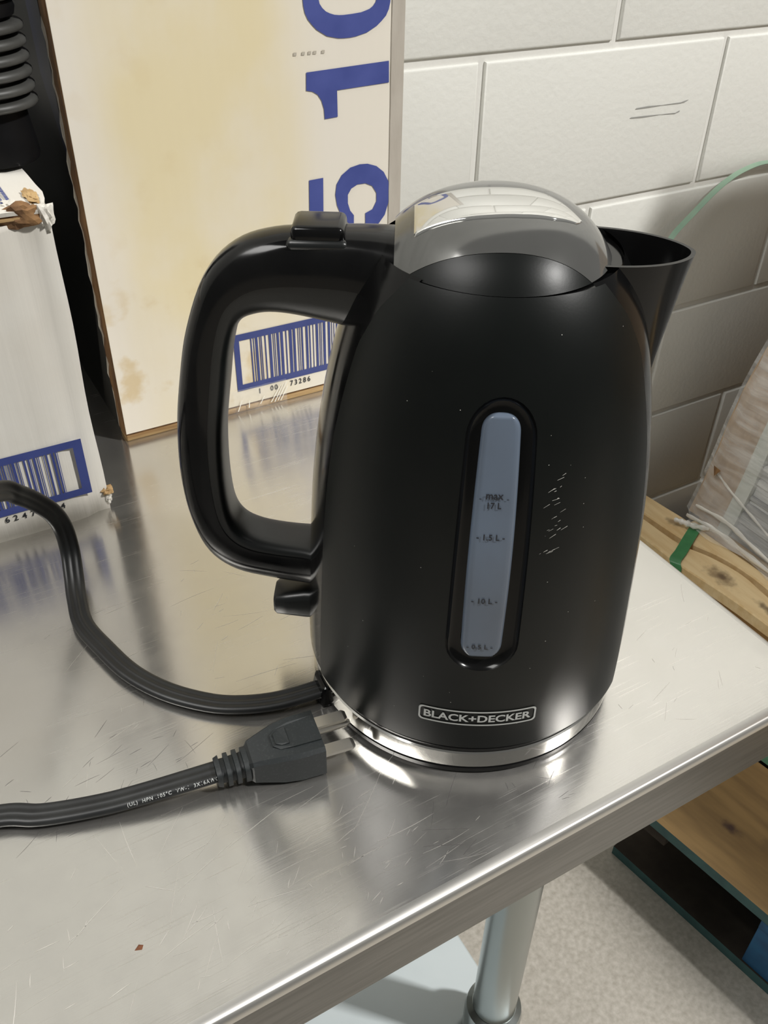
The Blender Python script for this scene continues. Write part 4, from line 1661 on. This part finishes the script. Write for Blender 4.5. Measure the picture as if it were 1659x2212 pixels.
yy = [0.885, 0.833, 0.757, 0.703, 0.648, 0.593, 0.50, 0.35, 0.15]
wavy_board('deck_board', [(0.985, 0.885), (0.984, 0.83), (0.985, 0.76), (0.988, 0.70), (0.995, 0.65), (1.000, 0.60), (1.004, 0.50), (1.008, 0.35), (1.010, -0.48)],
           [(1.018, 0.885), (1.022, 0.833), (1.027, 0.757), (1.048, 0.703), (1.059, 0.648), (1.054, 0.593), (1.046, 0.50), (1.042, 0.35), (1.041, -0.48)], -0.610, -0.590, M_PINE, pine, M_PINEEND)
wavy_board('deck_board', [(1.030, 0.905), (1.036, 0.833), (1.044, 0.757), (1.063, 0.703), (1.071, 0.648), (1.069, 0.593), (1.060, 0.50), (1.056, 0.35), (1.054, -0.48)],
           [(1.076, 0.905), (1.082, 0.85), (1.088, 0.798), (1.092, 0.70), (1.094, 0.648), (1.094, 0.593), (1.095, 0.50), (1.095, 0.35), (1.095, -0.48)], -0.612, -0.592, M_PINE, pine, M_PINEEND)
for y0, y1 in ((0.70, 0.79), (0.20, 0.30), (-0.47, -0.37)):
    under(box('cross_board', (0.99, y0, -0.640), (2.1, y1, -0.621), M_PINE, bevel=0.002), pine)
for x0 in (1.12, 1.30, 1.48, 1.66, 1.84):
    under(box('deck_board', (x0, -0.48, -0.620), (x0 + 0.14, 0.80, -0.588), M_PINE, bevel=0.002), pine)
for x0 in (1.00, 1.50, 1.98):
    under(box('stringer', (x0, -0.48, -0.709), (x0 + 0.04, 0.895, -0.640), M_PINE, bevel=0.002), pine)
for y0 in (-0.47, 0.30, 0.79):
    under(box('bottom_board', (0.99, y0, -0.728), (2.1, y0 + 0.1, -0.709), M_PINE, bevel=0.002), pine)
def spot(name, cx_, cy_, rx, ry, z, material, root, seed):
    rnd = random.Random(seed)
    V = [(cx_ + rx * math.cos(a) * rnd.uniform(0.7, 1.15), cy_ + ry * math.sin(a) * rnd.uniform(0.7, 1.15), z) for a in [2 * math.pi * k / 22 for k in range(22)]]
    return under(mesh(name, V, [tuple(range(22))], material, None, fix=False), root)


spot('knot_hole', 1.046, 0.872, 0.002, 0.005, -0.5996, M_KNOT, pine, 4)

# older pallet under it
oldp = thing('weathered_pallet', 'weathered dark wooden pallet on the floor under the pale pine pallet', 'pallet', (1.03, 0.85, FLOOR))
for x0 in (1.005, 1.16, 1.32, 1.48, 1.64, 1.80):
    under(box('deck_board', (x0, 0.54, -0.748), (x0 + 0.12, 0.90, -0.7285), M_OLDWOOD, bevel=0.002), oldp)
for y0 in (0.55, 0.70, 0.85):
    under(box('stringer', (1.005, y0, -0.849), (1.92, y0 + 0.04, -0.748), M_OLDWOOD, bevel=0.002), oldp)
for x0 in (1.005, 1.40, 1.80):
    under(box('bottom_board', (x0, 0.54, FLOOR), (x0 + 0.12, 0.90, -0.849), M_OLDWOOD, bevel=0.002), oldp)

# wrapped load on the pine pallet
LB = -0.588
load = thing('wrapped_load', 'stretch-wrapped stack of grey sheets and brown carton standing on the pine pallet', 'wrapped load', (1.3, 0.6, LB))
ZL = [-0.588, -0.552, -0.489, -0.414, -0.36, -0.317, -0.28, -0.20, -0.12]
XL = [1.107, 1.118, 1.133, 1.146, 1.159, 1.175, 1.192, 1.225, 1.255]
xl = lambda z: float(np.interp(z, ZL, XL))


def slab(name, y0, y1, z0, z1, dx, material, xr=1.85):
    V = []
    for z in (z0, z1):
        x = xl(z) + dx
        V += [(x, y0, z), (x, y1, z), (xr, y1, z), (xr, y0, z)]
    return under(mesh(name, V, [(3, 2, 1, 0), (4, 5, 6, 7), (0, 1, 5, 4), (1, 2, 6, 5), (2, 3, 7, 6), (3, 0, 4, 7)], material), load)


def carton_piece():
    V, F = [], []
    for z in ZL:
        x = xl(z)
        V += [(x + 0.004, 0.752, z), (x, 0.815, z), (1.85, 0.815, z), (1.85, 0.752, z)]
    n = len(ZL)
    for i in range(n - 1):
        for j in range(4):
            k = (j + 1) % 4
            F.append((4 * i + j, 4 * i + k, 4 * i + 4 + k, 4 * i + 4 + j))
    F += [(0, 1, 2, 3), (4 * n - 4, 4 * n - 3, 4 * n - 2, 4 * n - 1)]
    return under(mesh('brown_carton', V, F, M_CARTON), load)


carton_piece()


def corner_board():
    V, F = [], []
    for z in ZL:
        x = xl(z)
        V += [(x + 0.002, 0.727, z), (x + 0.002, 0.7515, z), (x + 0.02, 0.7515, z), (x + 0.02, 0.727, z)]
    n = len(ZL)
    for i in range(n - 1):
        for j in range(4):
            k = (j + 1) % 4
            F.append((4 * i + j, 4 * i + k, 4 * i + 4 + k, 4 * i + 4 + j))
    F += [(0, 1, 2, 3), (4 * n - 4, 4 * n - 3, 4 * n - 2, 4 * n - 1)]
    return under(mesh('corner_board', V, F, M_PALECARD), load)


corner_board()
rl = random.Random(13)
z = LB
first = True
while z < -0.13:
    h = 0.020 if first else rl.uniform(0.006, 0.0115)
    z1 = min(z + h, -0.12)
    g = rl.uniform(-0.004, 0.004)
    if z < -0.545:                                   # pale bundles at the near bottom end
        slab('sheet_layer', 0.612, 0.726, z, z1 - 0.0006, 0.010 + g, M_SHEETS)
        slab('sheet_layer', -0.48, 0.606, z, z1 - 0.0006, 0.004 + g * 0.5, M_SHEETL)
    else:
        slab('sheet_layer', -0.48, 0.726, z, z1 - 0.0008, 0.010 + g, M_SHEETS if rl.random() < 0.6 else M_SHEETL)
    z = z1
    first = False


def film():
    """stretch film over the left side: folds fanning from the lower back corner, ragged foot"""
    V, F = [], []
    ys = list(np.linspace(0.824, 0.70, 16)) + list(np.linspace(0.68, 0.28, 22))
    zs = [-0.6] + list(np.linspace(-0.588, -0.12, 34))
    rnd = random.Random(8)
    for i, z in enumerate(zs):
        for j, y in enumerate(ys):
            t = (z + 0.6) / 0.48
            fold = 0.0035 * math.sin(38 * (y + 0.55 * z) + 3 * math.sin(9 * z)) + 0.002 * math.sin(90 * (y * 0.5 + z))
            edge = min(1.0, max(0.0, (0.822 - y) / 0.03))
            x = xl(max(z, -0.588)) - 0.006 * edge + fold * edge + 0.004 * (1 - edge)
            foot = math.exp(-t * 14)
            x -= 0.020 * foot * edge * (1 + 0.3 * math.sin(y * 35))
            zz = z + (0.004 * math.sin(70 * y) if i == 0 else 0)
            V.append((x, y, max(zz, -0.5865 + 0.0008 * math.sin(j))))
    n = len(ys)
    for i in range(len(zs) - 1):
        for j in range(n - 1):
            a = i * n + j
            F.append((a, a + 1, a + n + 1, a + n))
    return under(mesh('stretch_film', V, F, M_FILM, None, True), load)


film()
M_WHITEFOLD = film_mat('bunched_film', 0.75, 0.25, (0.9, 0.88, 0.83))


def rope(name, pts, r, material, root, n=8, flatf=0.5):
    P = catmull(pts, 6)
    T_ = np.gradient(P, axis=0)
    T_ /= np.linalg.norm(T_, axis=1)[:, None]
    R_ = []
    for k in range(len(P)):
        s = np.cross(T_[k], (1.0, 0.2, 0.1))
        s /= np.linalg.norm(s)
        u = np.cross(s, T_[k])
        rr = r * (0.6 + 0.4 * math.sin(math.pi * k / (len(P) - 1))) * (1 + 0.25 * math.sin(k * 1.7))
        R_.append([tuple(P[k] + s * rr * math.cos(q) + u * rr * flatf * math.sin(q)) for q in [2 * math.pi * i / n for i in range(n)]])
    return under(loft(name, R_, material, None), root)


rope('film_fold', [(1.085, 0.80, -0.580), (1.093, 0.74, -0.578), (1.092, 0.66, -0.580), (1.09, 0.55, -0.582)], 0.006, M_WHITEFOLD, load)
rope('film_fold', [(1.096, 0.795, -0.560), (1.100, 0.73, -0.556), (1.098, 0.66, -0.566), (1.094, 0.56, -0.575)], 0.005, M_WHITEFOLD, load)
rope('film_fold', [(1.128, 0.80, -0.500), (1.122, 0.755, -0.515), (1.118, 0.70, -0.530), (1.11, 0.62, -0.55)], 0.003, M_WHITEFOLD, load)
rope('film_fold', [(1.055, 0.80, -0.579), (1.062, 0.785, -0.578), (1.072, 0.77, -0.579), (1.086, 0.75, -0.578)], 0.006, M_WHITEFOLD, load, flatf=0.8)
# tear in the film with brown card showing
under(mesh('film_tear', [(1.1195, 0.800, -0.487), (1.1185, 0.783, -0.488), (1.1165, 0.792, -0.503)], [(0, 1, 2)], M_BROWN), load)
# upper part of the load, carried on the sheets
under(box('upper_bundle', (1.22, -0.46, -0.1195), (1.85, 0.565, 0.380), M_CARTON, bevel=0.004), load)
under(box('packing_tape', (1.22, 0.10, 0.3795), (1.85, 0.16, 0.3805), M_TAPE), load)


# green straps
def strap(name, pts, wv, wd, material, root=None, th=0.0007):
    P = catmull(pts, 8)
    W = np.array(wv, float)
    V, F = [], []
    for k, q in enumerate(P):
        t = k / (len(P) - 1)
        wvec = W[0] * (1 - t) + W[1] * t if W.ndim == 2 else W
        wvec = wvec / np.linalg.norm(wvec)
        T_ = P[min(k + 1, len(P) - 1)] - P[max(k - 1, 0)]
        nrm = np.cross(T_, wvec)
        nrm /= np.linalg.norm(nrm)
        for a, b in ((-1, -1), (1, -1), (1, 1), (-1, 1)):
            V.append(q + wvec * wd / 2 * a + nrm * th / 2 * b)
    n = len(P)
    for k in range(n - 1):
        for j in range(4):
            q = (j + 1) % 4
            F.append((4 * k + j, 4 * k + q, 4 * k + 4 + q, 4 * k + 4 + j))
    F += [(0, 1, 2, 3), (4 * n - 4, 4 * n - 3, 4 * n - 2, 4 * n - 1)]
    return mesh(name, V, F, material, None, True, sharp=40)


s1 = strap('green_strap', [(0.982, 0.716, -0.640), (0.9815, 0.7165, -0.598), (0.986, 0.725, -0.5868), (1.010, 0.736, -0.5868), (1.050, 0.757, -0.5872), (1.090, 0.777, -0.5880)], (-0.45, 0.89, 0), 0.019, M_STRAP)
tag(s1, 'flat dark green plastic strap crossing the pale pine pallet boards', 'strap')
s2 = strap('loose_strap', [(1.005, 0.905, -0.23), (1.010, 0.915, -0.170), (1.035, 0.925, -0.125), (1.082, 0.930, -0.090), (1.129, 0.932, -0.058), (1.172, 0.934, -0.042), (1.225, 0.936, -0.037), (1.29, 0.936, -0.050), (1.34, 0.93, -0.118)],
           [(-0.37, 0.65, 0.44), (0.1, 0.95, 0.2)], 0.0085, M_STRAP2)
tag(s2, 'thin pale green strap end curling up against the white block wall', 'strap')

# blue pallet in front, angled a little
BP = Vector((0.704, 0.43, FLOOR))
ANG = math.radians(-9.2)      # its long side runs along local y
blue = thing('blue_pallet', 'blue and teal painted pallet on the floor beside the table leg', 'pallet', tuple(BP), -ANG)


def bbox_(name, lo, hi, material, bevel=0.0015):
    return box(name, lo, hi, material, blue, bevel)


def board2(name, lo, hi, top, side):
    o = box(name, lo, hi, side, blue)
    o.data.materials.append(top)
    for p in o.data.polygons:
        if p.normal.z > 0.9:
            p.material_index = 1
    return o


blue.rotation_euler = (0, 0, math.radians(9.2))
board2('deck_board', (0.0, -0.45, 0.122), (0.20, 0.05, 0.140), M_DECKW, M_TEAL)
board2('deck_board', (0.222, -0.45, 0.122), (0.30, 0.05, 0.140), M_OLDWOOD, M_MINT)
board2('bottom_board', (0.0, -0.45, 0.0), (0.10, 0.05, 0.018), M_GAPSHADE, M_TEAL)  # upper face coloured dark for the shade in the gap
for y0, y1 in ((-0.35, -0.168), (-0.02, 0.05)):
    bbox_('block', (0.002 if y0 < -0.1 else 0.205, y0, 0.018), (0.10 if y0 < -0.1 else 0.26, y1, 0.104), M_BLUE if y0 < -0.1 else M_GAPSHADE)
    bbox_('stringer_board', (0.0, y0, 0.104), (0.30, y1, 0.122), M_BLUE if y0 < -0.1 else M_GAPSHADE)
bbox_('stringer', (0.262, -0.45, 0.018), (0.30, 0.05, 0.104), M_GAPSHADE)  # extra piece added to keep light out of the gap
bbox_('bottom_board', (0.20, -0.45, 0.0), (0.30, 0.05, 0.018), M_GAPSHADE)
